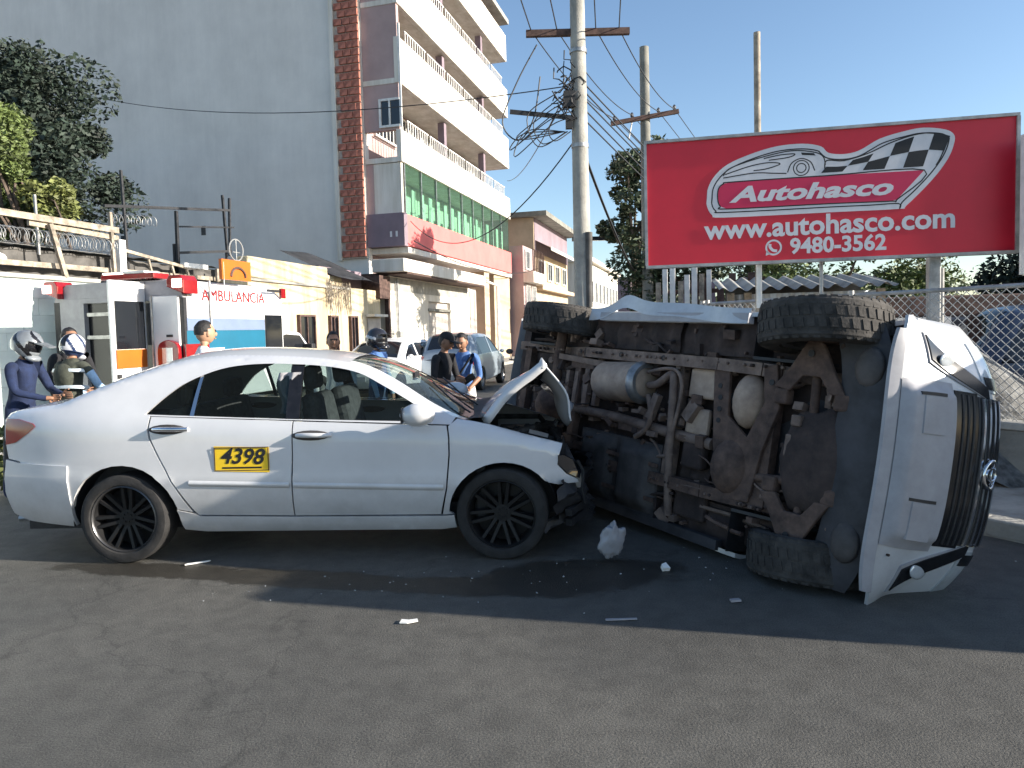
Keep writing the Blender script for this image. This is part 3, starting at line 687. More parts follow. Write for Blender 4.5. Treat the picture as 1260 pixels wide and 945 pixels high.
# cab and chassis
prof = [(BL,.5),(BL,1.62),(BL+.3,1.70),(BL+.9,1.66),(BL+1.45,1.20),(BL+2.25,1.05),(BL+2.35,.9),(BL+2.35,.5)]
MB().prism(prof, .18, BW-.18, 'xz').build('cab', 'paint_white', am, bevel=.06)
MB().prism([(BL+.1,1.16),(BL+.1,1.58),(BL+.35,1.63),(BL+.85,1.60),(BL+1.25,1.22)], .168, .178, 'xz').build('cab_window', 'glass_black', am)
MB().prism([(BL+.93,1.60),(BL+1.42,1.19),(BL+1.45,1.215),(BL+.97,1.635)], .3, BW-.3, 'xz').build('windscreen', 'glass_black', am)
MB().bb(BL+.95,BL+1.1,-.05,.165,1.15,1.42).build('mirror', 'black_plastic', am, bevel=.02)
MB().bb(-.25,BL+2.2,.5,BW-.5,.42,.55).build('chassis', 'black_plastic', am)
MB().bb(-.30,-.02,.1,BW-.1,.42,.54).build('rear_step', 'steel', am, bevel=.02)
for a in (.75, BL+1.55):
    for b, sg_ in ((.12,1),(BW-.12,-1)):
        wl = MB().lathe([(.0,0),(.16,0),(.18,.03*sg_),(.20,.05*sg_)], (a,b-.02*sg_,.36), 'y', 20).build('wheel', 'steel', am, smooth=40)
        MB().lathe([(.20,-.04),(.25,-.06),(.33,-.04),(.36,.0),(.36,.16),(.33,.20),(.20,.2)], (a,b if sg_ > 0 else b-.16,.36), 'y', 24).build('tyre', 'rubber', wl, smooth=40)

# ------------------------------------------------------------------ low wall and chain-link fence on the right
def wall_run(name, label, p0, p1, h, m='concrete_dark', th=.18):
    d = (p1-p0); L = d.length
    t = thing(name, label, 'wall', p0, (0,0,math.atan2(d.y,d.x)))
    MB().bb(0, L, -th/2, th/2, 0, h-.07).build('wall_body', m, t, bevel=.01)
    MB().bb(-.01, L+.01, -th/2-.02, th/2+.02, h-.068, h).build('coping', 'concrete', t, bevel=.012)
    return t
FC = FB+SU*16
wall_run('low_wall', 'low grey concrete wall under the fence behind the overturned car', FA-fd*7, FB, .66)
wall_run('low_wall', 'low concrete wall running away along the right of the street', FB+SU*.12, FC, .66)
def fence_run(label, p0, p1, z0, z1, posts, pitch=.082, wire=.0030):
    d = (p1-p0); L = d.length
    t = thing('chain_link_fence', label, 'fence', (p0.x,p0.y,z0), (0,0,math.atan2(d.y,d.x))); h = z1-z0
    mb = MB(); k = -h
    n = int((L+h)/pitch)+1
    for i in range(n):
        for s in (1, -1):
            a0 = -h+i*pitch if s > 0 else i*pitch
            a1 = a0+s*h
            x0, zz0, x1, zz1 = a0, 0.0, a1, h
            # clip to 0..L
            def clip(x0, z0_, x1, z1_):
                pts = []
                for X in (0, L):
                    if (x0-X)*(x1-X) < 0:
                        q = (X-x0)/(x1-x0); pts.append((X, z0_+(z1_-z0_)*q))
                ins = [(x, z) for x, z in ((x0,z0_),(x1,z1_)) if 0 <= x <= L]
                return (ins+pts)[:2]
            c = clip(x0, zz0, x1, zz1)
            if len(c) < 2 or abs(c[0][0]-c[1][0]) < .01: continue
            sag = .012*math.sin(i*.7)
            mb.bar((c[0][0], s*wire*.9+sag, c[0][1]), (c[1][0], s*wire*.9+sag*.5, c[1][1]), wire*2, wire*2)
    stuff(mb.build('wire_mesh', 'galv', t, recalc=False))
    MB().tube([(0,0,h),(L,0,h)], .021, 8).build('top_rail', 'galv', t, smooth=40)
    for x in posts:
        if 0 <= x <= L: MB().tube([(x,.03,-.02),(x,.03,h+.05)], .032, 10).build('post', 'galv', t, smooth=40)
    return t
fence_run('chain-link fence on the low wall behind the overturned car', FA-fd*2.2, FB, .662, 1.86, [.05,2.4,4.3,6.3])
fence_run('chain-link fence along the right of the street beyond the corner', FB+SU*.15, FB+SU*8, .662, 1.86, [.05,2.2,4.4,6.6,7.8], pitch=.095)

# ------------------------------------------------------------------ billboard
bo = Vector((1.46,7.6,0)); bx = Vector((3.46,-.7,0)); BLN = bx.length
bb = thing('billboard', 'red advertising billboard with checkered flag logo over the fence', 'billboard', bo, (0,0,math.atan2(bx.y,bx.x)))
Z0, Z1 = 2.205, 3.53
MB().bb(.02, BLN-.02, -.02, .03, Z0+.02, Z1-.02).build('board_panel', 'bb_red', bb)
fr = MB().bb(0,BLN,-.045,.06,Z0-.005,Z0+.025).bb(0,BLN,-.045,.06,Z1-.025,Z1+.005).bb(-.005,.025,-.044,.06,Z0+.0251,Z1-.0251).bb(BLN-.025,BLN+.005,-.044,.06,Z0+.0251,Z1-.0251)
fr.build('frame', 'galv', bb)
bk_ = MB()
for k in range(5): bk_.bb(.2+k*.76,.25+k*.76,.031,.08,Z0+.03,Z1-.03)
bk_.build('back_frame', 'steel', bb)
MB().tube([(1.165,.14,0),(1.165,.14,4.6)], .034, 12).build('post', 'wood', bb, smooth=40)
MB().tube([(1.165,.105,1.75),(1.165,.105,Z0)], .03, 10).build('post_sleeve', 'white_metal', bb, smooth=40)
MB().tube([(1.78,.12,0),(1.78,.12,Z0+.4)], .02, 10).build('post', 'galv', bb, smooth=40)
MB().bb(2.79,2.90,.085,.19,0,Z0+.5).build('post', 'galv', bb, bevel=.012)
MB().tube([(2.955,.22,0),(2.955,.22,2.1)], .022, 8).build('post', 'galv', bb, smooth=40)
def bz(p): return (p[0], p[1]+Z0)
YF = -.021
outer = [(.634,.701),(.648,.807),(.714,.922),(.844,1.032),(1.075,1.121),(1.327,1.18),(1.576,1.187),(1.748,1.148),(1.821,1.078),(1.966,1.055),(2.111,1.082),(2.301,1.182),(2.537,1.239),(2.699,1.256),(2.884,1.224),(2.964,1.168),(2.965,1.081),(2.909,.935),(2.772,.745),(2.539,.507),(2.469,.481),(1.82,.485),(.813,.49),(.684,.524),(.633,.621)]
cx_, cy_ = 1.75, .84
def flat(poly, y0, y1, name, m, parent, n=0):
    P = [bz(p) for p in (curve(poly, n, True) if n else poly)]
    V2, _, F2, _, _, _ = delaunay_2d_cdt([Vector(p) for p in P], [(i,(i+1)%len(P)) for i in range(len(P))], [], 1, 1e-6)
    mb = MB(); mb.add([(p.x,y1,p.y) for p in V2], [tuple(q) for q in F2])
    N = len(P); mb.add([(a,y0,b) for a,b in P]+[(a,y1,b) for a,b in P], [(i,(i+1)%N,(i+1)%N+N,i+N) for i in range(N)])
    return mb.build(name, m, parent, recalc=False)
logo = flat(outer, YF, YF-.003, 'logo_plate', 'white_ink', bb, 4)
def line(pts, r, y, name, m, parent, closed=False):
    c = curve(pts, 5, closed); c = c+[c[0]] if closed else c; mb = MB()
    L_, R_ = [], []
    for i in range(len(c)):
        a, b = c[max(i-1,0)], c[min(i+1,len(c)-1)]
        if closed: a, b = c[(i-1) % (len(c)-1)], c[(i+1) % (len(c)-1)]
        dx, dy = b[0]-a[0], b[1]-a[1]; q = math.hypot(dx,dy) or 1
        L_.append((c[i][0]-dy/q*r, y, c[i][1]+dx/q*r+Z0)); R_.append((c[i][0]+dy/q*r, y, c[i][1]-dx/q*r+Z0))
    n = len(c); mb.add(L_+R_, [(i,i+1,i+1+n,i+n) for i in range(n-1)])
    return mb.build(name, m, parent, recalc=False)
inner = []
oc = curve(outer, 4, True)
for i in range(len(oc)):
    a, b = oc[i-1], oc[(i+1) % len(oc)]; dx, dy = b[0]-a[0], b[1]-a[1]; q = math.hypot(dx,dy); inner.append((oc[i][0]+dy/q*.052, oc[i][1]-dx/q*.052))
line(inner[::2], .006, YF-.0045, 'logo_outline', 'black_ink', logo, True)
pill = [(.743,.681),(.751,.787),(.804,.836),(.894,.849),(1.8,.852),(2.701,.845),(2.457,.575),(2.397,.561),(1.82,.571),(.84,.576),(.768,.607)]
flat(pill, YF-.0031, YF-.005, 'logo_bar', 'bb_magenta', logo)
line(pill, .006, YF-.0056, 'bar_outline', 'black_ink', logo, True)
ft = smooth_table([(1.80,1.001),(1.966,.986),(2.183,1.039),(2.396,1.129),(2.607,1.188),(2.769,1.196),(2.90,1.148)])
cols = [1.80,2.0,2.19,2.39,2.56,2.74,2.88]
for i in range(6):
    for j in range(2):
        if (i+j) % 2: continue
        x0, x1 = cols[i], cols[i+1]; sk = .05
        def zb(x, q): return .882+(ft(x)-.882)*q
        q0, q1 = j*.5, j*.5+.5
        P = [(x0-sk+sk*q0*2, zb(x0,q0)), (x1-sk+sk*q0*2, zb(x1,q0)), (x1-sk+sk*q1*2, zb(x1,q1)), ((x0+x1)/2-sk+sk*q1*2, zb((x0+x1)/2,q1)), (x0-sk+sk*q1*2, zb(x0,q1))]
        flat(P, YF-.0031, YF-.0048, 'flag_check', 'black_ink', logo)
line([(1.79,.884),(1.80,1.0),(1.966,.99),(2.183,1.043),(2.396,1.133),(2.607,1.192),(2.769,1.2),(2.90,1.152),(2.86,.99),(2.806,.884)], .006, YF-.0052, 'flag_outline', 'black_ink', logo)
for P in ([(.80,.915),(.86,.985),(1.075,1.055),(1.352,1.112),(1.526,1.122),(1.698,1.09),(1.772,1.04),(1.79,.96)], [(.82,.93),(1.074,1.0),(1.251,1.02),(1.36,1.0),(1.225,.96),(1.1,.95)], [(.80,.895),(1.1,.925),(1.3,.91),(1.42,.90)], [(1.2,1.065),(1.36,1.09),(1.5,1.09),(1.44,1.06),(1.25,1.045)], [(1.43,.91),(1.47,1.0),(1.56,1.04),(1.65,1.0),(1.69,.91)]):
    line(P, .0055, YF-.0046, 'car_line', 'black_ink', logo)
flat([(1.56,1.10),(1.68,1.085),(1.70,1.06),(1.57,1.075)], YF-.0031, YF-.0047, 'car_window', 'black_ink', logo)
for rr in (.075, .045): line([(1.562+rr*math.cos(a),.945+rr*math.sin(a)) for a in [k*math.pi/5 for k in range(10)]], .005, YF-.0046, 'car_wheel', 'black_ink', logo, True)
text_part('lettering', 'Autohasco', 'white_ink', bb, .215, (1.64,YF-.0065,Z0+.703), (R(90),R(.5),0), offset=.008, shear=.28, extrude=.001, sx=1.62)
text_part('lettering', 'www.autohasco.com', 'white_ink', bb, .275, (1.80,YF-.003,Z0+.36), (R(90),0,0), offset=.0075, extrude=.001, sx=1.02)
text_part('lettering', '9480-3562', 'white_ink', bb, .215, (1.905,YF-.003,Z0+.155), (R(90),0,0), offset=.0065, extrude=.001, sx=.98)
line([(1.291+.072*math.cos(a), .158+.072*math.sin(a)) for a in [k*math.pi/8 for k in range(16)]], .009, YF-.003, 'phone_icon', 'white_ink', bb, True)
line([(1.258,.195),(1.256,.165),(1.285,.13),(1.325,.122)], .014, YF-.003, 'phone_icon', 'white_ink', bb)
flat([(1.222,.135),(1.214,.078),(1.262,.094)], YF, YF-.003, 'phone_icon', 'white_ink', bb)
sb = thing('second_billboard', 'dark hoarding with pale frame at the right edge of the picture', 'billboard', (4.78,6.62,0), (0,0,R(-8)))
MB().bb(0.03,2.0,0,.05,2.0,3.25).build('board_panel', 'black_plastic', sb)
MB().bb(0,.03,-.02,.06,1.98,3.27).bb(.031,2.0,-.02,.06,3.251,3.28).bb(.031,2.0,-.02,.06,1.97,1.999).build('frame', 'white_metal', sb)
MB().tube([(.9,.1,0),(.9,.1,3.1)],.04,8).build('post','galv',sb)

# ------------------------------------------------------------------ yard behind the fence
sd = thing('corrugated_shed', 'small pale corrugated shed behind the chain-link fence', 'shed', (3.35,10.4,0), (0,0,R(-12)))
MB().grid(lambda i,j: (-.1+2.0*i, .02*math.sin(i*24*math.pi), 2.02*j), 96, 1).build('sheet_wall', 'corr_blue', sd, smooth=50)
MB().grid(lambda i,j: (-.3+2.35*i, -.35+1.6*j, 2.08+.24*j+.03*math.sin(i*22*math.pi)), 110, 1).build('sheet_roof', 'concrete', sd, smooth=50)
for x in (-.12, .12, 1.9): MB().bb(x-.05,x+.05,-.1,.0,0,2.04).build('post','wood',sd)
MB().bb(-.1,1.9,1.0,1.05,0,2.2).build('back_wall','roof_dark',sd)
wg = thing('board_gate', 'upright weathered white boards behind the second pole', 'gate', (2.42,11.6,0), (0,0,R(-20)))
for k in range(12):
    h = random.uniform(2.3,2.62) if k < 8 else random.uniform(1.5,1.7)
    MB().box((k*.115,random.uniform(-.02,.02),h/2),(.07+.02*random.random(),.03,h),(0,random.uniform(-.02,.02),0)).build('board','white_metal' if k % 3 else 'wood',wg)
for z in (.5,1.4,2.1): MB().bb(-.05,1.4 if z < 1.5 else .95,.03,.06,z,z+.07).build('rail','wood_dark',wg)
db = thing('board_stack', 'dark red stack of boards and panels behind the fence', 'boards', (3.1,12.6,0), (0,0,R(-15)))
for k in range(9): MB().box((k*.16,.05*(k%3),1.15+.05*(k%2)),(.12,.05,2.3+.3*random.random()),(0,random.uniform(-.05,.05),0)).build('board','wood_dark' if k%3 else 'wall_plum',db)
yd = thing('dark_truck', 'dark parked truck standing in the yard behind the fence', 'truck', (4.9,11.2,0), (0,0,R(-8)))
MB().bb(0,4.6,0,1.9,.55,1.62).build('body','paint_dark',yd,bevel=.05)
MB().bb(.05,4.5,.1,1.8,1.62,1.95).build('cargo','wood_dark',yd,bevel=.03)
MB().bb(.9,1.9,-.04,-.003,1.45,1.62).build('rail','white_metal',yd)
for a in (.8,3.7):
    for b in (.0,1.7): MB().lathe([(.0,0),(.2,0),(.22,.03),(.36,.02),(.40,.06),(.40,.2),(.36,.24),(0,.24)],(a,b,.40),'y',20).build('wheel','rubber',yd,smooth=40)
md = MB()
def mound(i,j):
    x = 3.6*i; y = 2.4*j; h = 1.48*math.exp(-((x-.75)/1.15)**2-((y-1.1)/.85)**2)
    h = max(0, h-.12)+ .05*math.sin(7*x+3*y)*math.sin(5*y+x)*(1 if h > .2 else 0)
    return (x,y,h)
mo = md.grid(mound,50,36).build('spoil_heap','mound',smooth=80); mo.location = (3.15,6.75,.02); mo.rotation_euler = (0,0,R(-35))
tag(mo,'grey heap of gravel behind the fence beside the overturned nose','gravel heap')
def leaf_cloud(n, centres, size, squash=.9, seed=1):
    rnd = random.Random(seed); vs = []; fs = []
    for k in range(n):
        c, r = centres[rnd.randrange(len(centres))]
        d = Vector((rnd.gauss(0,1),rnd.gauss(0,1),rnd.gauss(0,1))).normalized()
        rr = r*(rnd.random()**.38)
        p = Vector(c)+Vector((d.x*rr,d.y*rr,d.z*rr*squash))
        u = Vector((rnd.gauss(0,1),rnd.gauss(0,1),rnd.gauss(0,.6))).normalized(); v = u.orthogonal().normalized()
        v = (v*math.cos(rnd.random()*6.3)+u.cross(v)*math.sin(rnd.random()*6.3)); s = size*rnd.uniform(.5,1.3)
        o = len(vs); vs += [p-u*s, p+v*s*.45, p+u*s, p-v*s*.45]; fs.append((o,o+1,o+2,o+3))
    return vs, fs
def tree(name,label,loc,h,centres,n,size,m,trunk_r=.16,group=None,seed=1,limbs=True,cat='tree',trunk_top=.6,inner=None):
    t = thing(name,label,cat,loc,group=group)
    mb = MB(); rnd = random.Random(seed)
    pts = [(rnd.uniform(-.08,.08)*k,rnd.uniform(-.08,.08)*k,h*trunk_top*k/5) for k in range(6)]
    mb.tube(pts,[trunk_r*(1-.1*k) for k in range(6)],8)
    if limbs:
        for c,r in centres[:14]:
            s = Vector(pts[rnd.choice([2,3,4,5])]); e = Vector(c); m1 = (s+e)/2+Vector((rnd.uniform(-.2,.2),rnd.uniform(-.2,.2),.1))
            mb.tube([s,m1,e],[trunk_r*.4,trunk_r*.25,trunk_r*.08],6)
    mb.build('trunk','bark',t,smooth=50)
    vs,fs = leaf_cloud(n,centres,size,seed=seed)
    c = MB().add(vs,fs).build('crown',m,t,recalc=False)
    return t
def blobs(seed,n,cx,cy,cz,rx,ry,rz,r0,r1):
    rnd = random.Random(seed); out = []
    for _ in range(n):
        a = rnd.random()*6.28; q = rnd.random()**.5; zz = rnd.uniform(-1,1)
        k = math.sqrt(max(0,1-zz*zz*.8))
        out.append(((cx+rx*q*k*math.cos(a),cy+ry*q*k*math.sin(a),cz+rz*zz),rnd.uniform(r0,r1)))
    return out
tree('shade_tree','tall dark tree in front of the grey gable at the left',(-14.6,20.0,0),9,blobs(3,60,.6,0,6.5,3.1,2.4,2.7,.5,1.05),62000,.085,'foliage_dark',.22,seed=3)
tree('bushy_tree','sunlit green bushy tree at the left edge behind the razor wire',(-10.1,15.0,0),6.6,blobs(4,30,-.55,0,5.0,.72,.9,1.35,.22,.46),24000,.055,'foliage_green',.12,seed=4)
tree('small_palm','small sunlit lime green shrub with drooping leaves above the wall',(-9.5,15.0,0),4.6,blobs(5,9,0,0,4.45,.42,.4,.3,.22,.36),4200,.07,'foliage_lime',.06,seed=5,trunk_top=.9,cat='shrub')
tree('feathery_tree','feathery tree with loose dark foliage between the pole and billboard',(4.6,25.5,0),8,blobs(6,40,.3,0,6.1,1.7,1.3,1.9,.22,.55),10000,.11,'foliage_mid',.2,seed=6)
tree('yard_tree','dark green tree in the yard beyond the right end of the billboard',(10.6,13.0,0),4.5,blobs(7,18,0,0,2.9,1.9,1.3,.9,.5,.9),16000,.07,'foliage_dark',.14,seed=7)
tree('yard_bush','pale green bush seen under the billboard beyond the trucks',(8.2,17.5,0),3.6,blobs(8,30,0,0,2.7,3.6,1.0,.95,.45,.8),20000,.07,'foliage_green',.1,seed=8,cat='bush')
tree('far_tree','leafy tree top showing above the billboard edge',(7.6,20.5,0),7.0,blobs(9,16,0,0,5.75,1.7,1.0,.95,.25,.5),7000,.085,'foliage_mid',.15,seed=9)
tree('street_tree','bushy tree behind the shed and boards on the right of the street',(5.2,21.0,0),5,blobs(10,18,0,0,3.0,2.0,1.2,1.2,.5,.8),14000,.075,'foliage_mid',.15,seed=10)
wd_ = thing('roadside_weed','small green weed at the foot of the pale wall','plant',(-5.25,7.35,0))
vs,fs = leaf_cloud(500,[((0,0,.25),.22),((-.15,.1,.5),.22),((.1,.05,.62),.18)],.06,seed=12)
MB().add(vs,fs).build('leaves','foliage_lime',wd_,recalc=False)
MB().tube([(0,0,0),(.02,.02,.55)],.012,5).build('stem','bark',wd_)

# ------------------------------------------------------------------ utility poles and cables
up = thing('utility_pole','round concrete utility pole with cables beyond the overturned car','utility pole',(1.44,14.0,0))
MB().tube([(0,0,0),(0,0,11)],[.185,.125],16).build('shaft','concrete',up,smooth=50)
MB().tube([(.10,-.12,2.0),(.12,-.13,3.45)],.075,10).build('conduit','roof_dark',up,smooth=50)
jb = MB()
rnd = random.Random(2)
for k in range(26):
    a = rnd.random()*6.28; z = rnd.uniform(5.5,6.6); p = [(-.12+.1*math.cos(a),-.1,z)]
    for q in range(5): p.append((p[-1][0]+rnd.uniform(-.16,.08),p[-1][1]+rnd.uniform(-.06,.04),p[-1][2]+rnd.uniform(-.12,.2)))
    jb.tube(p,.013,4)
jb.box((-.2,-.1,6.0),(.22,.16,.3)); jb.box((-.22,-.12,5.55),(.12,.1,.22))
stuff(jb.build('cable_bundle','cable',up))
MB().bar((-1.0,0,7.3),(1.0,0,7.3),.1,.12).build('crossarm','wood_dark',up)
MB().bar((-1.35,-.1,5.8),(-.1,-.1,5.65),.05,.08).build('bracket','cable',up)
for z in (5.1,6.9): MB().lathe([(.16,z),(.17,z),(.17,z+.07),(.16,z+.07)],(0,0,0),'z',14).build('band','steel',up,smooth=30)
up2 = thing('crossarm_pole','second pole with crossarm and insulators behind the billboard','utility pole',(3.98,20.5,0))
MB().tube([(0,0,0),(0,0,9.5)],[.17,.13],14).build('shaft','concrete_dark',up2,smooth=50)
MB().bar((-1.0,-.15,7.35),(.92,-.15,7.65),.09,.12).build('crossarm','wood_dark',up2)
for x in (-.9,-.4,.35,.8): MB().lathe([(0,-.15),(.02,-.15),(.03,0),(.05,.02),(.05,.08),(.03,.12),(0,.14)],(x,-.15,7.58+.156*x),'z',8).build('insulator','paint_dark',up2)
MB().tube([(-.5,-.1,6.9),(-.4,-.15,7.4)],.02,5).build('brace','steel',up2)
tv = thing('street_lamp','short dark T-shaped lamp post beyond the concrete pole','street lamp',(2.95,27.0,0))
MB().tube([(0,0,0),(0,0,4.9)],.07,10).build('post','wood_dark',tv,smooth=40)
MB().bb(-.55,.75,-.08,.08,4.9,5.05).build('arm','paint_dark',tv)
def cable(label,p0,p1,sag,r=.012,n=16):
    p0,p1 = Vector(p0),Vector(p1)
    o = MB().tube([p0.lerp(p1,k/n)-Vector((0,0,4*sag*(k/n)*(1-k/n))) for k in range(n+1)],r,5).build('overhead_cable','cable',smooth=60)
    return tag(o,label,'cable','overhead cables')
A = Vector((1.44,14.0,0)); B = Vector((3.98,20.5,0)); D = S(62,6.2)
ORD = ('leftmost','second from the left','second from the right','rightmost')
for k,(z0,z1,x) in enumerate(((7.36,7.5,-.9),(7.36,7.58,-.4),(7.36,7.66,.35),(7.36,7.72,.8))):
    cable(ORD[k]+' of the upper cables between the near pole and the crossarm pole',(1.44+x,14,z0),(3.98+x,20.35,z1),.25)
    cable(ORD[k]+' of the cables running on from the crossarm pole down the street',(3.98+x,20.35,z1),(D.x+x,D.y,7.6),.6)
    cable(ORD[k]+' of the cables running overhead from the near pole past the camera',(1.44+x,14,z0),(-2.0+x*1.3,-10,8.2),.5)
for k,(z0,z1,s) in enumerate(((6.4,5.2,.35),(6.25,5.0,.5),(6.1,4.9,.45),(5.9,4.6,.6),(5.7,4.5,.7))):
    cable(('topmost','second from the top','middle','second lowest','lowest')[k]+' of five slack cables from the near pole down the street',(1.5,14.05,z0),(D.x,D.y,z1),s,.016)
cable('thick black cable slanting down from the near pole to the right',(1.55,14,4.9),(3.6,20.6,3.2),.15,.03)
cable('thin cable crossing the grey gable wall',S(22.5,-24,11.4),(1.3,14,6.3),.7,.012,24)
cable('service cable looping from the red parapet to the near pole',S(23.8,-10.2,5.6),(1.3,14,5.2),1.3,.014,24)
cable('service cable running from the balconies to the near pole',S(37,-10.2,9.6),(1.3,14,6.4),.5,.014,20)
cable('drooping cable across the red parapet to the tan building',S(23.8,-10.1,4.9),S(42,-9.5,5.4),.75,.02,24)
rnd = random.Random(44)
for k in range(7):
    a_ = rnd.uniform(-1.3,-.4); pts_ = [(0,0,6.6-.12*k),(a_*.4,-.1,6.3-.1*k),(a_,-.1,5.9-.13*k),(a_*.8,-.1,5.3+.05*k),(a_*.2,0,5.6)]
    q_ = MB().tube(curve(pts_,6),.011,5).build('overhead_cable','cable',smooth=60); q_.location = (1.36,13.92,-.2)
    tag(q_,'one of the tangled drop wires looping off the left of the concrete pole','cable','tangled drop wires')
lp = MB().tube(curve([(-.35,-.1,7.2),(-.75,-.1,6.5),(-1.05,-.1,5.75),(-.75,-.1,5.4),(-.45,-.1,5.8),(-.3,-.1,6.6)],6),.014,5).build('hanging_cable_loop','cable',smooth=60); lp.location = (1.44-.45,14,-.15)
tag(lp,'loop of slack cable hanging left of the concrete pole','cable')

# ------------------------------------------------------------------ car helpers
def sstep(a,b,x): t = max(0,min(1,(x-a)/(b-a))); return t*t*(3-2*t)
def arch(cx,cz,r,a0,a1,n=14): return [(cx+r*math.cos(R(a0+(a1-a0)*k/n)), cz+r*math.sin(R(a0+(a1-a0)*k/n))) for k in range(n+1)]
def top_surface(xs, ze, zc, W, t0=-1.0, t1=1.0, nt=14, off=0.0, pw=2.3):
    mb = MB()
    def fn(i,j):
        x = xs[0]+(xs[1]-xs[0])*i; t = t0+(t1-t0)*j; e = ze(x); w = W(x,e)
        return (x, t*w, e+(zc(x)-e)*(1-abs(t)**pw)+off)
    return mb.grid(fn, max(4,int((xs[1]-xs[0])/.06)), nt)
def make_wheel(parent, c, Rr, w, out, m_tyre, m_rim, m_lip=None, spokes=7, rim=.72, tread=False, rot=(0,0,0), lug_n=30):
    """wheel = rim mesh (part) with the tyre and lip as sub-parts; axis along local y, outer face towards out (+-1)"""
    rr = Rr*rim; h = w/2
    mb = MB(); mb.lathe([(0,.30*h),(.05,.30*h),(.06,.42*h),(0.0,.44*h)],(0,0,0),'y',16)
    mb.lathe([(rr,h*.80),(rr*.955,h*.72),(rr*.93,h*.2),(rr*.90,-h*.8),(rr,-h*.9)],(0,0,0),'y',40)
    mb.lathe([(rr*.5,-h*.3),(rr*.9,-h*.35)],(0,0,0),'y',24)
    for k in range(spokes):
        a = 2*math.pi*k/spokes+.2; d = Vector((math.cos(a),0,math.sin(a))); s = Vector((-math.sin(a),0,math.cos(a)))
        for q in (-1,1):
            p0 = d*.045+s*q*.018; p1 = d*rr*.955+s*q*.034
            vs = []
            for p,wd,y in ((p0,.012,.38*h),(p1,.010,.62*h)):
                for sg in (-1,1):
                    vs += [p+s*sg*wd+Vector((0,y,0)), p+s*sg*(wd+.006)+Vector((0,y-.03,0))]
            mb.add(vs,[(0,2,6,4),(0,4,5,1),(2,3,7,6),(1,5,7,3)])
        mb.tube([d*.032+Vector((0,.40*h,0)),d*.032+Vector((0,.50*h,0))],.008,6)
    o = mb.build('wheel',m_rim,parent,smooth=35); o.location = c
    o.rotation_euler = (rot[0],rot[1],rot[2]+(math.pi if out < 0 else 0))
    if m_lip:
        MB().lathe([(rr*1.0,h*.78),(rr*1.015,h*.86),(rr*.985,h*.90),(rr*.955,h*.80),(rr*.955,h*.74)],(0,0,0),'y',40).build('rim_lip',m_lip,o,smooth=40)
    prof = [(rr*.99,-h*.78),(rr*1.05,-h*.98),(Rr*.86,-h*1.04),(Rr*.955,-h*.95),(Rr*.988,-h*.80),(Rr*.99,0),(Rr*.988,h*.80),(Rr*.955,h*.95),(Rr*.86,h*1.04),(rr*1.05,h*.98),(rr*.99,h*.78)]
    t = MB().lathe(prof,(0,0,0),'y',48)
    if tread:
        for k in range(lug_n):
            for row,(y0,y1,ph) in enumerate(((-.98,-.56,0),(-.50,-.06,.5),(.06,.50,0),(.56,.98,.5))):
                a = 2*math.pi*(k+ph)/lug_n; da = 2*math.pi/lug_n*.33
                def P(an,y,r): return (r*math.cos(an),y*h,r*math.sin(an))
                sk = .18*2*math.pi/lug_n
                r0, r1 = Rr*.97, Rr*1.004 if row in (1,2) else Rr*.996
                vs = [P(a-da,y0,r0),P(a+da,y0,r0),P(a+da+sk,y1,r0),P(a-da+sk,y1,r0),P(a-da,y0,r1 if row != 0 else Rr*.965),P(a+da,y0,r1 if row != 0 else Rr*.965),P(a+da+sk,y1,r1 if row != 3 else Rr*.965),P(a-da+sk,y1,r1 if row != 3 else Rr*.965)]
                t.add(vs,[(4,5,6,7),(0,1,5,4),(1,2,6,5),(2,3,7,6),(3,0,4,7)])
    t.build('tyre',m_tyre,o,smooth=30)
    return o

# ------------------------------------------------------------------ white sedan taxi
sed = thing('sedan_taxi','white sedan taxi with crumpled hood and yellow number plate sticker','car',(-2.79,5.78,0),(0,0,R(-2.9)))
zc = smooth_table([(-.97,1.03),(-.92,1.095),(-.62,1.150),(-.42,1.190),(-.2,1.29),(.031,1.39),(.323,1.47),(.643,1.50),(1.021,1.49),(1.396,1.455),(1.644,1.41),(1.828,1.345),(2.011,1.25),(2.253,1.10),(2.47,.975),(2.56,.94),(2.66,.92)])
ze = smooth_table([(-.97,.98),(-.92,1.055),(-.8,1.092),(-.6,1.118),(-.45,1.142),(-.25,1.222),(0,1.315),(.323,1.415),(.643,1.452),(1.021,1.444),(1.396,1.415),(1.644,1.372),(1.828,1.306),(2.011,1.21),(2.253,1.065),(2.44,.985),(2.56,.955),(2.66,.935),(2.88,.868),(3.1,.80),(3.2,.762),(3.28,.68),(3.34,.6)])
def Ws(x,z):
    zb = 1.055-.045*x; w = .855
    if x < 0.1: w -= .17*(min(1.1,(.1-x)/1.02))**2.6
    if x > 2.55: w -= .20*((x-2.55)/.75)**2
    if z < .57: w -= .115*((.57-z)/.35)**2
    if z > .60: w -= .022*((z-.60)/.4)**2
    w += .010*math.exp(-((z-(.60-.02*x))/.035)**2)
    w -= .030*sstep(zb-.09,zb+.03,z)
    if z > zb: w -= .44*(z-zb)+.25*(z-zb)**2
    d = ze(x)-z; r = .05
    if d < r: w -= .8*r*((r-max(d,0))/r)**2
    return w
dlo_top = curve([(.225,1.055),(.35,1.18),(.477,1.272),(.689,1.355),(.927,1.384),(1.22,1.378),(1.511,1.350),(1.72,1.302),(1.9,1.215),(2.08,1.118),(2.235,1.025)],4)
dlo = dlo_top+[(2.26,.965),(1.27,1.003)]
zef = [(x,ze(x)) for x in [-.90+.045*k for k in range(80)] if x < 2.43]
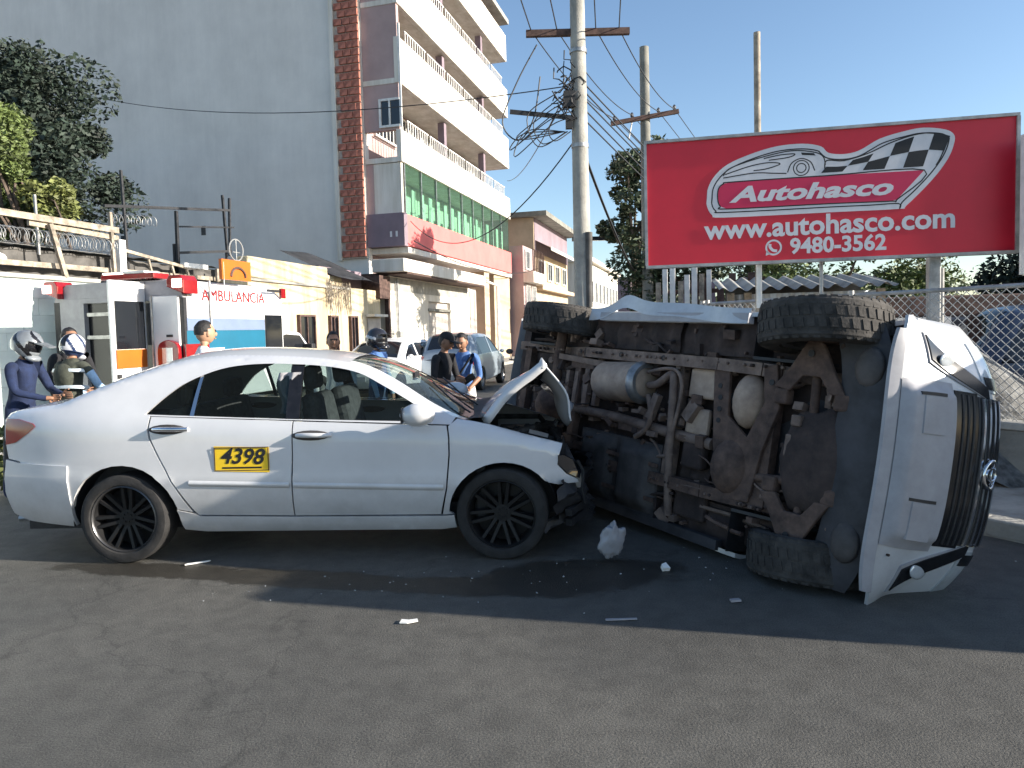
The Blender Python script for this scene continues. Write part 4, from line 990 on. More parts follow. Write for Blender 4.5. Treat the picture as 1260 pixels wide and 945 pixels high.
bside = zef+[(2.43,ze(2.43)),(2.40,.945),(1.30,.997),(.268,1.045),(.262,.95),(.272,.892),(.34,.748),(.445,.545),(.55,.36)]+[(.44,.385)]+arch(.06,.31,.395,9,166)+[(-.75,.73),(-.86,.745),(-.90,.9)]
rdoor = [(.280,1.040),(1.292,.990),(1.292,.75),(1.272,.322),(.592,.336),(.565,.37),(.458,.55),(.353,.752),(.287,.892),(.276,.96)]
fdoor = [(1.302,.988),(2.372,.938),(2.384,.86),(2.384,.741),(2.362,.517),(2.312,.316),(1.282,.322),(1.302,.75)]
sill = [(.445,.375),(.56,.347),(.60,.328),(1.28,.314),(2.32,.306),(2.405,.31),(2.418,.215),(2.3,.200),(.62,.205),(.47,.225)]
fend = [(2.44,.978)]+[(x,ze(x)) for x in (2.56,2.66,2.77,2.88,3.0,3.1,3.17)]+[(3.14,.70),(3.13,.64),(3.19,.57),(3.27,.525),(3.28,.50),(3.13,.50),(3.07,.52)]+arch(2.745,.305,.375,38,176)[0:]+[(2.40,.32),(2.325,.312),(2.372,.517),(2.395,.741),(2.395,.86),(2.384,.935)]
rbump = [(-.88,.738),(-.75,.722),(-.33,.706)]+arch(.06,.31,.398,166,187)+[(-.36,.25),(-.75,.28),(-.88,.33),(-.91,.5)]
for sgn in (-1,1):
    body = panel(bside,Ws,sgn,[dlo],.055,flange=.03,extra=[(x_,ze(x_)-d_) for x_ in [-.86+.045*k for k in range(73)] for d_ in (.007,.018,.033,.052)]).build('body_side','paint_taxi',sed,smooth=38)
    d1 = panel(rdoor,Ws,sgn,(),.055,flange=.025).build('door','paint_taxi',sed,smooth=38)
    d2 = panel(fdoor,Ws,sgn,(),.055,flange=.025).build('door','paint_taxi',sed,smooth=38)
    panel(sill,lambda x,z: Ws(x,z)+.012+.02*sstep(.33,.26,z),sgn,(),.04,flange=.06).build('side_skirt','paint_taxi',sed,smooth=38)
    panel(fend,Ws,sgn,(),.05,flange=.03).build('front_fender','paint_taxi',sed,smooth=38)
    panel(rbump,lambda x,z: Ws(x,z)+.012,sgn,(),.05,flange=.03).build('rear_bumper_side','paint_taxi',sed,smooth=38)
    panel([(.262,1.05)]+dlo_top[1:10]+[(.545,1.04)],lambda x,z: Ws(x,z),sgn,(),.05,off=-.022,flange=.006).build('quarter_glass','glass_dark',sed,smooth=50)
    panel([(.580,1.035)]+[p for p in dlo_top if .56 < p[0] < 1.19]+[(1.205,1.376),(1.235,1.005)],Ws,sgn,(),.06,off=-.020,flange=.006).build('door_glass','glass_dark',d1,smooth=50)
    panel([(1.335,1.000),(1.300,1.372)]+[p for p in dlo_top if p[0] > 1.32]+[(2.25,.966)],Ws,sgn,(),.06,off=-.020,flange=.006).build('door_glass','glass_dark',d2,smooth=50)
    panel([(1.205,1.376),(1.298,1.371),(1.333,1.002),(1.237,1.006)],Ws,sgn,(),.06,off=-.012,flange=.02).build('b_pillar','black_gloss',sed,smooth=50)
    panel([(.548,1.04),(.552,1.31),(.574,1.322),(.578,1.037)],Ws,sgn,(),.06,off=-.010,flange=.02).build('window_bar','chrome',d1,smooth=50)
    for x0,x1,dd in ((.56,1.27,d1),(1.30,2.345,d2)):
        MB().grid(lambda i,j: (x0+(x1-x0)*i, sgn*(Ws(x0+(x1-x0)*i,.59-.032*(x0+(x1-x0)*i)+.045*(j-.5))+.012*math.sin(math.pi*j)), .59-.032*(x0+(x1-x0)*i)+.045*(j-.5)),12,6).build('door_moulding','paint_taxi',dd,smooth=50)
    for hx,hz,dd in ((.43,.952,d1),(1.45,.892,d2)):
        y = Ws(hx,hz)
        hb = MB().ell((hx-.02,sgn*(y+.002),hz),(.135,.012,.036),16,8).build('handle_recess','tank',dd,smooth=60)  # dark oval; the shade of the recess is put into its colour
        MB().tube([(hx-.12,sgn*(y+.004),hz+.002),(hx-.06,sgn*(y+.034),hz+.006),(hx+.06,sgn*(y+.034),hz+.003),(hx+.125,sgn*(y+.004),hz)],[.014,.017,.017,.014],8).build('door_handle','chrome' if sgn < 0 and hx < 1 else 'paint_taxi',dd,smooth=60)
    # mirror
    mr = MB().ell((2.20,sgn*.985,1.035),(.125,.075,.078),16,10,fn=lambda d: 1.0 if d.x > -.3 else .93).build('door_mirror','paint_taxi',sed,smooth=60)
    MB().tube([(2.235,sgn*.83,.985),(2.225,sgn*.93,1.01)],.022,8).build('mirror_arm','black_plastic',mr,smooth=60)
    MB().box((2.105,sgn*.985,1.035),(.008,.11,.10)).build('mirror_glass','glass_black',mr)
    # wheel wells
    for cx,cz,rr in ((.06,.31,.41),(2.745,.30,.39)):
        MB().grid(lambda i,j: (cx+rr*math.cos(R(-8+196*i)), sgn*(.50+.28*j), cz+rr*math.sin(R(-8+196*i))),20,2).prism(arch(cx,cz,rr,-8,188),sgn*.48,sgn*.50,'xz').build('wheel_well','black_plastic',sed,smooth=50)
    panel([(-.885,1.035),(-.76,1.035),(-.62,1.005),(-.595,.985),(-.66,.935),(-.78,.865),(-.885,.845)],Ws,sgn,(),.04,off=.006,flange=.02).build('tail_light','red_lens',sed,smooth=50)
panel([(3.135,.705),(3.18,.70),(3.255,.655),(3.305,.60),(3.285,.53),(3.20,.575),(3.135,.645)],Ws,-1,(),.03,off=.004,flange=.04).build('headlight','glass_black',sed,smooth=50)
top_surface((-.90,-.44),ze,zc,Ws).build('trunk_lid','paint_taxi',sed,smooth=50)
top_surface((.33,1.62),ze,zc,Ws,nt=20).build('roof','paint_taxi',sed,smooth=50)
for t0,t1 in ((-1,-.86),(.86,1)):
    top_surface((-.44,.33),ze,zc,Ws,t0,t1,3).build('rear_pillar','paint_taxi',sed,smooth=50)
    top_surface((1.62,2.52),ze,zc,Ws,t0,t1,3).build('front_pillar','paint_taxi',sed,smooth=50)
top_surface((-.44,.33),ze,zc,Ws,-.86,.86,14,-.006).build('rear_window','glass_dark',sed,smooth=50)
ws_ = top_surface((1.62,2.52),ze,zc,Ws,-.86,.86,14,-.006).build('windscreen','glass_clear',sed,smooth=50)
for y in (-.45,.1): MB().tube([(2.50,y,.985),(2.36,y+.12,1.06),(2.16,y+.42,1.185)],.007,6).build('wiper','black_plastic',ws_)
top_surface((2.52,2.66),ze,zc,Ws,-.97,.97,10,-.004).build('cowl','black_plastic',sed,smooth=50)
def rear_cap(i,j):
    z = .30+.765*i; t = -1+2*j; x = -.885-.03*math.sin(math.pi*(z-.3)/.8); w = Ws(-.895,z)
    return (x-.10*(1-abs(t)**2.2)*(1 if z < 1.04 else .6), t*w, z)
MB().grid(rear_cap,14,16).build('rear_panel','paint_taxi',sed,smooth=50)
# crumpled hood: rear half thrown up, front half folded down over a ridge
rnd = random.Random(5)
def hood(i,j):
    y = -.66+1.32*i; q = (y+.66)/1.32
    nz = .03*math.sin(9*y+1)+.02*math.sin(17*y)
    a = (2.585-.05*math.cos(3*y),.958); b = (3.06-.10*q+.03*math.sin(5*y),1.325-.16*q+nz); c = (3.25+.02*math.sin(8*y),.90+.05*math.sin(6*y)+.02*q)
    if j < .5: t = j*2; x = a[0]+(b[0]-a[0])*t; z = a[1]+(b[1]-a[1])*t+.045*math.sin(math.pi*t)*(1+.4*math.sin(6*y))
    else: t = j*2-1; x = b[0]+(c[0]-b[0])*t+.03*math.sin(math.pi*t*2+3*y); z = b[1]+(c[1]-b[1])*t
    cr = .5-abs((2.1*y+1.3*j+.35*math.sin(5*y))%1-.5); cr2 = .5-abs((1.2*y-2.6*j+.2)%1-.5)
    e = math.sin(math.pi*min(1,j*1.0))
    return (x+.02*cr2*e,y,z+(.050*cr-.035*cr2)*e)
hb = MB().grid(hood,36,32)
ho = hb.build('hood','paint_taxi',sed,smooth=14)
sm = ho.modifiers.new('solid','SOLIDIFY'); sm.thickness = .012; sm.offset = -1
fl = MB()
def hedge(y0,s):
    pts = [hood((y0+.66)/1.32,k/20) for k in range(11)]
    vs = [(p[0],p[1],p[2]) for p in pts]+[(p[0]+.035,p[1]+s*.01,p[2]-.055) for p in pts]
    fl.add(vs,[(k,k+1,k+12,k+11) for k in range(10)])
for y0,s_ in ((-.66,-1),(.66,1)):
    fl = MB(); hedge(y0,s_)
    fo = fl.build('hood_flange','paint_taxi',ho,smooth=45); sm = fo.modifiers.new('solid','SOLIDIFY'); sm.thickness = .015

ri = MB()
for y in (-.35,0,.35):
    ri.tube([(hood((y+.66)/1.32,k/12*.5)[0]+.02,y,hood((y+.66)/1.32,k/12*.5)[2]-.03) for k in range(13)],.018,6)
ri.tube([(hood(q/8,.48)[0],hood(q/8,.48)[1],hood(q/8,.48)[2]-.05) for q in range(9)],.02,6)
ri.build('hood_ribs','black_plastic',ho)
# engine bay
eb_ = MB().box((2.9,.1,.58),(.42,.62,.36)).box((2.85,-.38,.66),(.22,.20,.20)).box((2.78,.45,.66),(.25,.22,.2)).tube([(2.7,-.5,.8),(2.95,-.3,.84),(3.1,.1,.80)],.03,8).tube([(2.65,.3,.86),(3.0,.25,.86),(3.15,-.2,.72)],.022,8)
for k in range(6): eb_.tube([(2.68+.08*k,-.3+.1*k,.76),(2.74+.08*k,-.25+.1*k,.83),(2.8+.08*k,-.1+.1*k,.80)],.012,6)
eb_.build('engine','engine',sed)
MB().bb(2.56,2.62,-.7,.7,.25,.93).build('firewall','black_plastic',sed)
MB().box((2.80,-.55,.82),(.12,.10,.05)).box((2.98,-.28,.80),(.16,.1,.03),(0,.3,.4)).build('battery','bumper_grey',sed)
MB().grid(lambda i,j: (3.20+.05*math.sin(7*i)-.06*j, -.6+1.2*i, .25+.5*j+.03*math.sin(11*i)),14,6).build('radiator','engine',sed)
MB().bar((3.27,-.62,.50),(3.20,.62,.52),.06,.10).build('bumper_beam','steel',sed)
def bmp(i,j):
    a = -1+2*i; z = .16+.36*j
    k_ = .5-abs((3.1*a+1.7*j)%1-.5); k2 = .5-abs((2.3*a-3.1*j+.3)%1-.5)
    return (3.38-.28*abs(a)**2.6-.05*math.sin(5*a+4*j)+.11*k_-.09*k2-.05*abs(j-.5), a*.80+.03*math.sin(8*j), z+.03*math.sin(6*a)+.04*k2)
fb = MB().grid(bmp,40,14).build('torn_front_bumper','black_plastic',sed,smooth=20)
for (y0,y1,z0,z1) in ((-.74,-.5,.30,.33),(-.70,-.45,.22,.25)): MB().bar((3.2,y0,z0),(3.33,y1,z1),.05,.05).build('bumper_bracket','black_plastic',fb)
MB().tube([(3.27,-.70,.66),(3.315,-.69,.58),(3.30,-.70,.46),(3.32,-.68,.35)],.012,6).build('dangling_wire','cable',sed,smooth=60)
# floor and interior
MB().bb(-.80,3.05,-.62,.62,.20,.36).build('underbody','black_plastic',sed)
MB().bb(-.74,.2,-.62,.62,.36,.95).build('boot_floor','interior',sed)
MB().tube([(-1.0,-.45,.24),(-.2,-.4,.26),(.6,-.1,.22),(2.4,-.05,.22)],.03,8).build('exhaust','steel',sed)
def seat(x,y,wd,back=.60,head=True,tilt=.22):
    s = MB().box((x,y,.52),(.50,wd,.18)).box((x-.26-.08,y,.52+back/2+.04),(.13,wd,back),(0,-tilt,0))
    o = s.build('seat','seat',sed,bevel=.05)
    if head: MB().box((x-.42,y,.60+back+.07),(.09,.26,.18),(0,-.1,0)).build('headrest','seat',o,bevel=.04)
seat(1.72,-.36,.50); seat(1.72,.36,.50)
seat(.72,0,1.25,.52,False)
for y in (-.38,.38): MB().box((.34,y,1.16),(.09,.26,.16)).build('headrest','seat',sed,bevel=.04)
MB().grid(lambda i,j: (2.62-.42*j,-.72+1.44*i,.98-.10*j**2-.02*math.sin(6*i)),8,6).box((2.32,0,.72),(.30,1.4,.34)).build('dashboard','interior',sed,smooth=50)
sw_ = MB(); sw_.tube([(2.02+.06*math.sin(a),.37+.18*math.cos(a),.93+.17*math.sin(a)) for a in [k*math.pi/12 for k in range(25)]],.014,6).tube([(2.04,.37,.93),(2.3,.37,.82)],.03,8)
sw_.build('steering_wheel','black_plastic',sed,smooth=60)
MB().box((2.02,0,1.24),(.02,.2,.06)).build('rear_view_mirror','black_plastic',sed)
cl = MB().grid(lambda i,j: (1.12+.16*i+.02*math.sin(7*j),-.60+.02*math.sin(12*i+3*j),1.02+.30*j),8,8)
cl.build('reflection_sheet','bumper_grey',sed,smooth=60)  # grey sheet imitating a reflection in the side windows
# number sticker on the rear door
st = MB().grid(lambda i,j: (.742+.392*i-.004*j*0,-(Ws(.742+.392*i,.655+.175*j-.012*i)+.004),.655+.175*j-.012*i),8,4).build('number_sticker','yellow',sed,smooth=60)
ys_ = -(Ws(.94,.75)+.0065)
text_part('lettering','4398','black_ink',st,.150,(.938,ys_+.003,.752),(R(90-2.5),R(2),0),offset=.0032,shear=.25,extrude=.0006,sx=1.02)
lt_ = st.children[0]; mwl = Matrix.LocRotScale(lt_.location, lt_.rotation_euler, lt_.scale)
for v_ in lt_.data.vertices:
    q_ = mwl @ v_.co; v_.co = (q_.x, -(Ws(q_.x,q_.z)+(.0052 if v_.co.z < 0 else .0062)), q_.z)
lt_.location = (0,0,0); lt_.rotation_euler = (0,0,0); lt_.scale = (1,1,1)
MB().bb(.80,1.08,ys_-.001,ys_+.001,.672,.684).build('small_print','black_ink',st)
bd = MB()
for (x0,x1,z0,z1) in ((.745,1.131,.656,.662),(.745,1.131,.816,.822),(.745,.751,.662,.816),(1.125,1.131,.655,.812)): bd.bb(x0,x1,ys_-.001,ys_+.002,z0,z1)
bd.build('sticker_border','wood_dark',st)
for x,zw,o in ((.055,.318,-1),(.055,.318,1),(2.745,.318,-1),(2.745,.318,1)):
    make_wheel(sed,(x,o*.745,zw),.32,.205,o,'rubber','rim_dark','rim_lip' if x < 1 else 'rim_dark',7,.735,rot=(0,.35,-.10 if x > 1 else 0))

# ------------------------------------------------------------------ overturned SUV, lying on its left side with the underside to the camera
suv = thing('overturned_suv','silver white SUV tipped on its side showing its rusty underside','car',(.755,5.256,.955),(R(-100.3),R(2.2),R(-58.6)))
zc2 = smooth_table([(-2.28,1.05),(-2.2,1.35),(-2.05,1.66),(-1.8,1.72),(-1.0,1.76),(0,1.75),(.25,1.71),(.6,1.48),(.98,1.20),(1.2,1.165),(1.7,1.13),(2.0,1.08),(2.1,1.02)])
ze2 = smooth_table([(-2.28,1.0),(-2.2,1.28),(-2.05,1.58),(-1.8,1.64),(-1.0,1.68),(0,1.67),(.25,1.63),(.6,1.40),(.98,1.12),(1.2,1.09),(1.7,1.06),(1.95,1.0),(2.1,.95)])
def W2(x,z):
    w = .845
    if x > 1.70: w -= .42*((x-1.70)/.45)**2.2
    if x < -1.9: w -= .10*((-1.9-x)/.4)**2
    if z < .55: w -= .04*((.55-z)/.2)**2
    if z > .75: w -= .03*((z-.75)/.3)**2 if z < 1.05 else .03
    if z > 1.05: w -= .34*(z-1.05)
    d = ze2(x)-z; r = .06
    if d < r: w -= r*(1-math.sqrt(max(0,1-((r-max(d,0))/r)**2)))
    return w
zef2 = [(x,ze2(x)) for x in [-2.26+.06*k for k in range(72)] if x < 1.78]
side2 = zef2+[(1.78,ze2(1.78)),(1.80,.80),(1.80,.62)]+arch(1.36,.40,.47,26,172)+[(.80,.40),(-.80,.40)]+arch(-1.36,.40,.47,8,172)+[(-2.0,.50),(-2.24,.55),(-2.28,.8)]
win = [(.70,1.10),(.36,1.50),(.15,1.58),(-1.75,1.57),(-2.0,1.42),(-2.02,1.12),(-1.0,1.08)]
for s in (-1,1):
    panel(side2,W2,s,[win],.07,flange=.03).build('body_side','paint_silver',suv,smooth=38)
    panel(win,W2,s,(),.1,off=-.02,flange=.006).build('side_window','glass_black',suv,smooth=50)
    panel([(-.80,.43),(.80,.43),(.80,.37),(-.80,.37)],lambda x,z: .815,s,(),.08,flange=.07).build('side_sill','bumper_grey' if s < 0 else 'splash',suv,smooth=40)
    for cx in (1.36,-1.36):
        MB().grid(lambda i,j: (cx+.46*math.cos(R(28+158*i)),s*(.52+.27*j),.40+.46*math.sin(R(28+158*i))),20,2).prism(arch(cx,.40,.46,28,186),s*.50,s*.52,'xz').build('wheel_well','black_plastic',suv,smooth=50)
top_surface((-2.26,.25),ze2,zc2,W2).build('roof','paint_silver',suv,smooth=50)
top_surface((.25,.95),ze2,zc2,W2).build('windscreen','glass_black',suv,smooth=50)
top_surface((.95,2.06),ze2,zc2,W2).build('hood','paint_silver',suv,smooth=50)
MB().grid(lambda i,j: (-2.28-.05*math.sin(math.pi*j)*(1-abs(-1+2*j)**3), (-1+2*j)*W2(-2.25,.5+1.0*i), .5+1.1*i),10,12).build('tailgate','paint_silver',suv,smooth=50)
# dented sill line on the upper side (crumpled silver skin)
def dent(i,j):
    x = -.95+1.75*i; y = -.85-.11*math.exp(-((i-.26)/.13)**2)-.035*math.exp(-((i-.6)/.3)**2)+.012*math.sin(9*i)
    return (x,y+.11*j,.385-.02*j+.02*math.sin(13*i)*(1-j))
MB().grid(dent,28,4).build('crumpled_side_skin','paint_silver',suv,smooth=60)
# front: bumper wrapped round the nose
px_ = smooth_table([(.30,1.86),(.36,1.90),(.42,1.93),(.50,1.965),(.60,2.00),(.70,2.035),(.80,2.07),(.92,2.11),(1.02,2.12),(1.06,2.09),(1.10,2.03)])
def front(t,z,off=0.0):
    """point on the nose: t = sideways -1..1, z = height"""
    w = .845-.03*sstep(.6,.3,z); z = z+.085*abs(t)**5*sstep(.62,.36,z)
    return (px_(z)+off-(.02+.22*sstep(.36,.75,z))*abs(t)**3.4-.05*t*t, t*(w+off*.6*abs(t)), z)
def fpatch(t0,t1,z0,z1,off,nt=20,nz=10,thick=.02,skew=None):
    mb = MB()
    def f(i,j):
        z = z0+(z1-z0)*j; t = t0+(t1-t0)*i
        if skew: t, z = skew(i,j)
        return front(t,z,off)
    mb.grid(f,nt,nz)
    # turned-in rim
    rim = [f(i/nt,0) for i in range(nt+1)]+[f(1,j/nz) for j in range(1,nz+1)]+[f(1-i/nt,1) for i in range(1,nt+1)]+[f(0,1-j/nz) for j in range(1,nz)]
    n = len(rim); mb.add(rim+[(p[0]-thick,p[1],p[2]) for p in rim],[(k,(k+1)%n,(k+1)%n+n,k+n) for k in range(n)])
    return mb
fbp = fpatch(-1,1,.36,1.06,0,44,18).build('front_bumper','paint_silver',suv,smooth=50)
fpatch(-.90,.90,.315,.37,.004,30,3).build('bumper_lip','bumper_grey',fbp,smooth=50)
# grey skid with two square pads
def skid(i,j):
    t = -.56+1.12*i; z = .37+.33*j; e = sstep(0,.10,i)*sstep(0,.10,1-i)*sstep(-.01,.12,j)*sstep(0,.12,1-j+.01)
    p = front(t,z,.008+.045*e); return p
MB().grid(skid,46,18).build('skid_plate','bumper_grey',fbp,smooth=50)
for tc in (-.33,.36):
    q = fpatch(tc-.12,tc+.12,.46,.60,.060,6,5,.03).build('skid_pad','bumper_grey',fbp,smooth=50)
    fpatch(tc-.145,tc-.125,.44,.60,.056,2,4,.02).build('skid_notch','black_plastic',fbp,smooth=50)
fpatch(-.52,.52,.715,.86,.006,30,6,.01).build('air_intake','black_gloss',fbp,smooth=50)
for k in range(3): fpatch(-.50,.50,.755+.035*k,.765+.035*k,.012,24,2,.01).build('intake_bar','black_plastic',fbp,smooth=50)
gr_ = fpatch(-.50,.50,.862,1.02,.008,30,6,.01).build('grille','black_plastic',fbp,smooth=50)
for k in range(4): fpatch(-.49,.49,.875+.038*k,.888+.038*k,.026,24,2,.015).build('grille_bar','chrome',gr_,smooth=50)
ec = front(0,.935,.04)
em = MB().tube([(ec[0]-.012*math.sin(a)**2,.078*math.cos(a),ec[2]+.055*math.sin(a)) for a in [k*math.pi/14 for k in range(29)]],.010,8).build('emblem','chrome',fbp,smooth=60)
MB().tube([(ec[0],.032*math.cos(a),ec[2]+.052*math.sin(a)) for a in [k*math.pi/12 for k in range(25)]],.007,6).tube([(ec[0],.05*math.cos(a),ec[2]+.02+.022*math.sin(a)) for a in [k*math.pi/12 for k in range(25)]],.006,6).build('emblem_bars','chrome',em,smooth=60)
for s in (-1,1):
    # slanting lamp slot in the bumper corner
    def sk(i,j,g=0.0): return (s*(.775-.25*j+(-.5+i)*((.16+2.6*g)*(1-.50*j))), .57-g+(.36+2*g)*j)
    fo_ = fpatch(0,1,0,1,.010,6,12,.02,skew=lambda i,j: sk(i,j,.014)).build('lamp_bezel','bumper_grey',fbp,smooth=50)
    fpatch(0,1,0,1,.017,6,12,.02,skew=lambda i,j: sk(i,j)).build('lamp_recess','black_gloss',fo_,smooth=50)
    c = front(s*.70,.70,.016)
    MB().ell(c,(.014,.050,.085),14,10).build('fog_lamp','lamp_lens',fo_,smooth=60)
    hl = fpatch(.54*s,.86*s,.91,1.05,.006,10,6,.02).build('headlight','lamp_lens',fbp,smooth=50)
    fpatch(.56*s,.64*s,.93,1.03,.012,4,4,.01).build('headlight_frame','black_gloss',hl,smooth=50)
    # plastic splash shield behind the bumper
MB().grid(lambda i,j: (1.56+.33*j-.16*abs(-1+2*i)**3+.015*math.sin(9*i)*(1-j), (-1+2*i)*.79, .36-.03*math.sin(math.pi*j)+.04*abs(-1+2*i)**3),30,6).build('splash_shield','splash',suv,smooth=60)
for y in (-.50,.50): MB().ell((1.72,y,.35),(.09,.12,.04),12,8).build('shield_pocket','tank',suv,smooth=60)
# floor pan, ladder frame and running gear
fp = MB().grid(lambda i,j: (-2.2+3.9*i, -.74+1.48*j, .52+.02*math.sin(i*40)*math.sin(j*12)+.04*math.exp(-((j-.5)/.1)**2)),60,16)
fp.build('floor_pan','under',suv,smooth=50)
for s in (-1,1):
    pts = [(-2.15,s*.48,.52),(-1.75,s*.48,.53),(-1.36,s*.46,.58),(-.95,s*.46,.45),(.6,s*.45,.42),(.95,s*.44,.45),(1.36,s*.42,.55),(1.70,s*.42,.50)]
    rl = MB()
    for a,b in zip(pts,pts[1:]): rl.bar(a,b,.085,.13)
    fo_ = rl.build('frame_rail','rust_light' if s < 0 else 'rust',suv)
    for x in (-1.0,-.45,.05,.55): MB().lathe([(0,0),(.022,0),(.022,.004)],(x,s*.46,.362+.002),'z',10).build('rail_hole','black_ink',fo_)
for x,m,wd in ((-1.9,'rust',.10),(-1.05,'rust',.08),(.20,'rust_light',.09),(1.05,'rust',.10),(1.62,'rust',.11)):
    MB().bar((x,-.46,.44),(x,.46,.44),wd,.07).build('cross_member',m,suv)
# gearbox cross plate with lightening holes
gp = MB().prism([(.56,-.42),(.70,-.44),(.74,-.10),(.92,.02),(1.02,-.22),(.98,-.46),(1.08,-.48),(1.14,-.20),(1.05,.10),(1.0,.44),(.74,.46),(.64,.10)],.375,.405,'xy').build('gearbox_plate','rust',suv,bevel=.006)
for x,y,r in ((.64,-.30,.018),(.655,-.22,.018),(.66,-.14,.018),(.665,-.06,.018),(.69,.16,.02),(.86,.24,.05),(1.06,-.36,.02)): MB().lathe([(0,0),(r,0),(r,.004)],(x,y,.371),'z',14).build('plate_hole','black_ink',gp)
MB().ell((.86,-.22,.44),(.13,.19,.10),16,10).build('transfer_case','muffler',suv,smooth=60)
MB().ell((1.45,.1,.42),(.30,.34,.10),18,10,fn=lambda d: 1+.08*math.sin(9*d.x)).build('oil_pan','under',suv,smooth=50)
MB().ell((.80,.24,.42),(.16,.20,.12),16,10).build('gearbox','rust',suv,smooth=60)
mf = MB(); mf.lathe([(0,-.27),(.10,-.27),(.155,-.25),(.165,-.22),(.165,.22),(.155,.25),(.10,.27),(0,.27)],(0,0,0),'x',24)
mo_ = mf.build('muffler','muffler',suv,smooth=40); mo_.location = (-.40,-.24,.40); mo_.rotation_euler = (0,0,R(-3))
MB().lathe([(.167,.20),(.172,.21),(.172,.24),(.150,.27),(.12,.272)],(0,0,0),'x',24).build('muffler_band','steel',mo_,smooth=40)
MB().tube(curve([(-.10,-.24,.40),(.02,-.26,.38),(.14,-.34,.38),(.20,-.30,.36),(.24,.05,.36),(.26,.40,.38),(.30,.70,.40)],5),.030,10).build('exhaust_pipe','rust_light',suv,smooth=60)
MB().tube(curve([(-.64,-.22,.42),(-.80,-.26,.42),(-.98,-.20,.46),(-1.10,.1,.48),(-1.5,.28,.50),(-2.2,.36,.48)],5),.026,10).build('tail_pipe','rust_light',suv,smooth=60)
MB().tube(curve([(-.10,-.34,.37),(.10,-.38,.36),(.24,-.36,.355),(.30,-.22,.355),(.26,.1,.36)],5),.014,8).build('brake_line','rust_light',suv,smooth=60)
MB().tube([(-1.3,.05,.44),(-.5,.06,.43),(.60,.12,.43)],.042,12).build('drive_shaft','rust_light',suv,smooth=60)
MB().tube([(.70,.30,.42),(1.30,.24,.40)],.030,10).build('front_drive_shaft','rust',suv,smooth=60)
MB().tube(curve([(-.05,-.16,.36),(.02,-.02,.35),(-.02,.10,.36),(-.14,.18,.37)],5),.022,8).build('hanger_bracket','rust_light',suv,smooth=60)
MB().box((.02,-.08,.37),(.06,.20,.05),(0,0,.3)).box((.04,.13,.37),(.10,.04,.03)).build('bracket','rust_light',suv)
# fuel tank with pressed ribs
ft_ = MB()
ft_.grid(lambda i,j: (-.84+.46*i, .22+.52*j, .405-.05*sstep(0,.15,i)*sstep(0,.15,1-i)*sstep(0,.15,j)*sstep(0,.15,1-j)),14,14)
ft_.grid(lambda i,j: (-.34+.46*i, .22+.52*j, .405-.07*sstep(0,.2,i)*sstep(0,.2,1-i)*sstep(0,.15,j)*sstep(0,.15,1-j)),14,14)
ft_.bb(-.86,.14,.2,.78,.406,.48)
ft_.build('fuel_tank','tank',suv,smooth=50)
MB().bar((-.9,.34,.36),(.16,.36,.36),.03,.008).bar((-.9,.62,.36),(.16,.62,.36),.03,.008).build('tank_strap','rust',suv)
for k,(x,y,a,b) in enumerate(((-1.18,-.18,.05,.30),(-1.05,-.18,.05,.30),(-.90,-.20,.06,.34),(-.76,-.20,.05,.30))): MB().box((x,y+.05,.42),(a,b,.05)).build('bracket','rust_light',suv)
MB().box((-.98,-.34,.42),(.34,.05,.05)).box((-.2,.10,.43),(.40,.10,.05)).build('brace','rust',suv)
MB().box((.44,-.30,.44),(.26,.22,.06)).box((.42,-.02,.45),(.22,.20,.05)).build('heat_shield','muffler',suv,bevel=.02)
MB().box((.44,.22,.44),(.20,.20,.08)).box((.46,.55,.45),(.30,.26,.06)).build('pump_box','under',suv,bevel=.02)
# rear axle
MB().tube([(-1.36,-.66,.40),(-1.36,.66,.40)],.05,12).ell((-1.36,.06,.40),(.17,.19,.16),16,10).build('rear_axle','rust',suv,smooth=60)
for s in (-1,1):
    MB().bar((-1.30,s*.40,.38),(-.55,s*.36,.44),.05,.06).build('trailing_arm','rust_light' if s < 0 else 'rust',suv)
    MB().tube([(-1.52,s*.36,.42),(-1.62,s*.30,.80)],.032,10).build('shock_absorber','rust_light',suv,smooth=60)
    # front lower control arm: pressed triangle with a notch
    P = [(1.10,s*.34),(1.22,s*.32),(1.30,s*.42),(1.42,s*.42),(1.50,s*.32),(1.60,s*.32),(1.52,s*.44),(1.42,s*.62),(1.34,s*.68),(1.28,s*.60),(1.20,s*.46)]
    ca = MB().prism(P,.34,.37,'xy').build('control_arm','rust',suv,bevel=.008)
    MB().lathe([(0,0),(.022,0),(.022,.004)],(1.35,s*.56,.326),'z',12).build('arm_hole','black_ink',ca)
    for x_ in (1.16,1.58): MB().box((x_,s*.28,.38),(.10,.10,.08)).build('arm_bushing','rust',suv,bevel=.015)
    MB().tube([(1.36,s*.50,.40),(1.36,s*.20,.42)],.028,10).build('half_shaft','rust',suv,smooth=60)
    MB().tube([(1.54,s*.62,.42),(1.58,s*.1,.44)],.016,8).build('tie_rod','steel',suv,smooth=60)
    MB().lathe([(0,-.02),(.14,-.02),(.15,0),(.15,.02),(0,.03)],(1.36,s*.66,.39),'y',20).build('brake_disc','rust',suv,smooth=40)
    MB().lathe([(0,-.02),(.14,-.02),(.15,0),(.15,.02),(0,.03)],(-1.36,s*.66,.39),'y',20).build('brake_drum','rust',suv,smooth=40)
MB().tube(curve([(1.70,-.50,.42),(1.66,-.2,.40),(1.68,.2,.40),(1.72,.50,.42)],5),.018,8).build('sway_bar','rust_light',suv,smooth=60)
for c_,d_ in (((1.30,-.14,.36),(.07,.07,.05)),((1.26,.02,.37),(.05,.14,.05)),((1.50,.24,.35),(.06,.05,.03)),((1.16,.36,.38),(.12,.06,.05))): MB().box(c_,d_).build('engine_mount','rust_light',suv,bevel=.01)
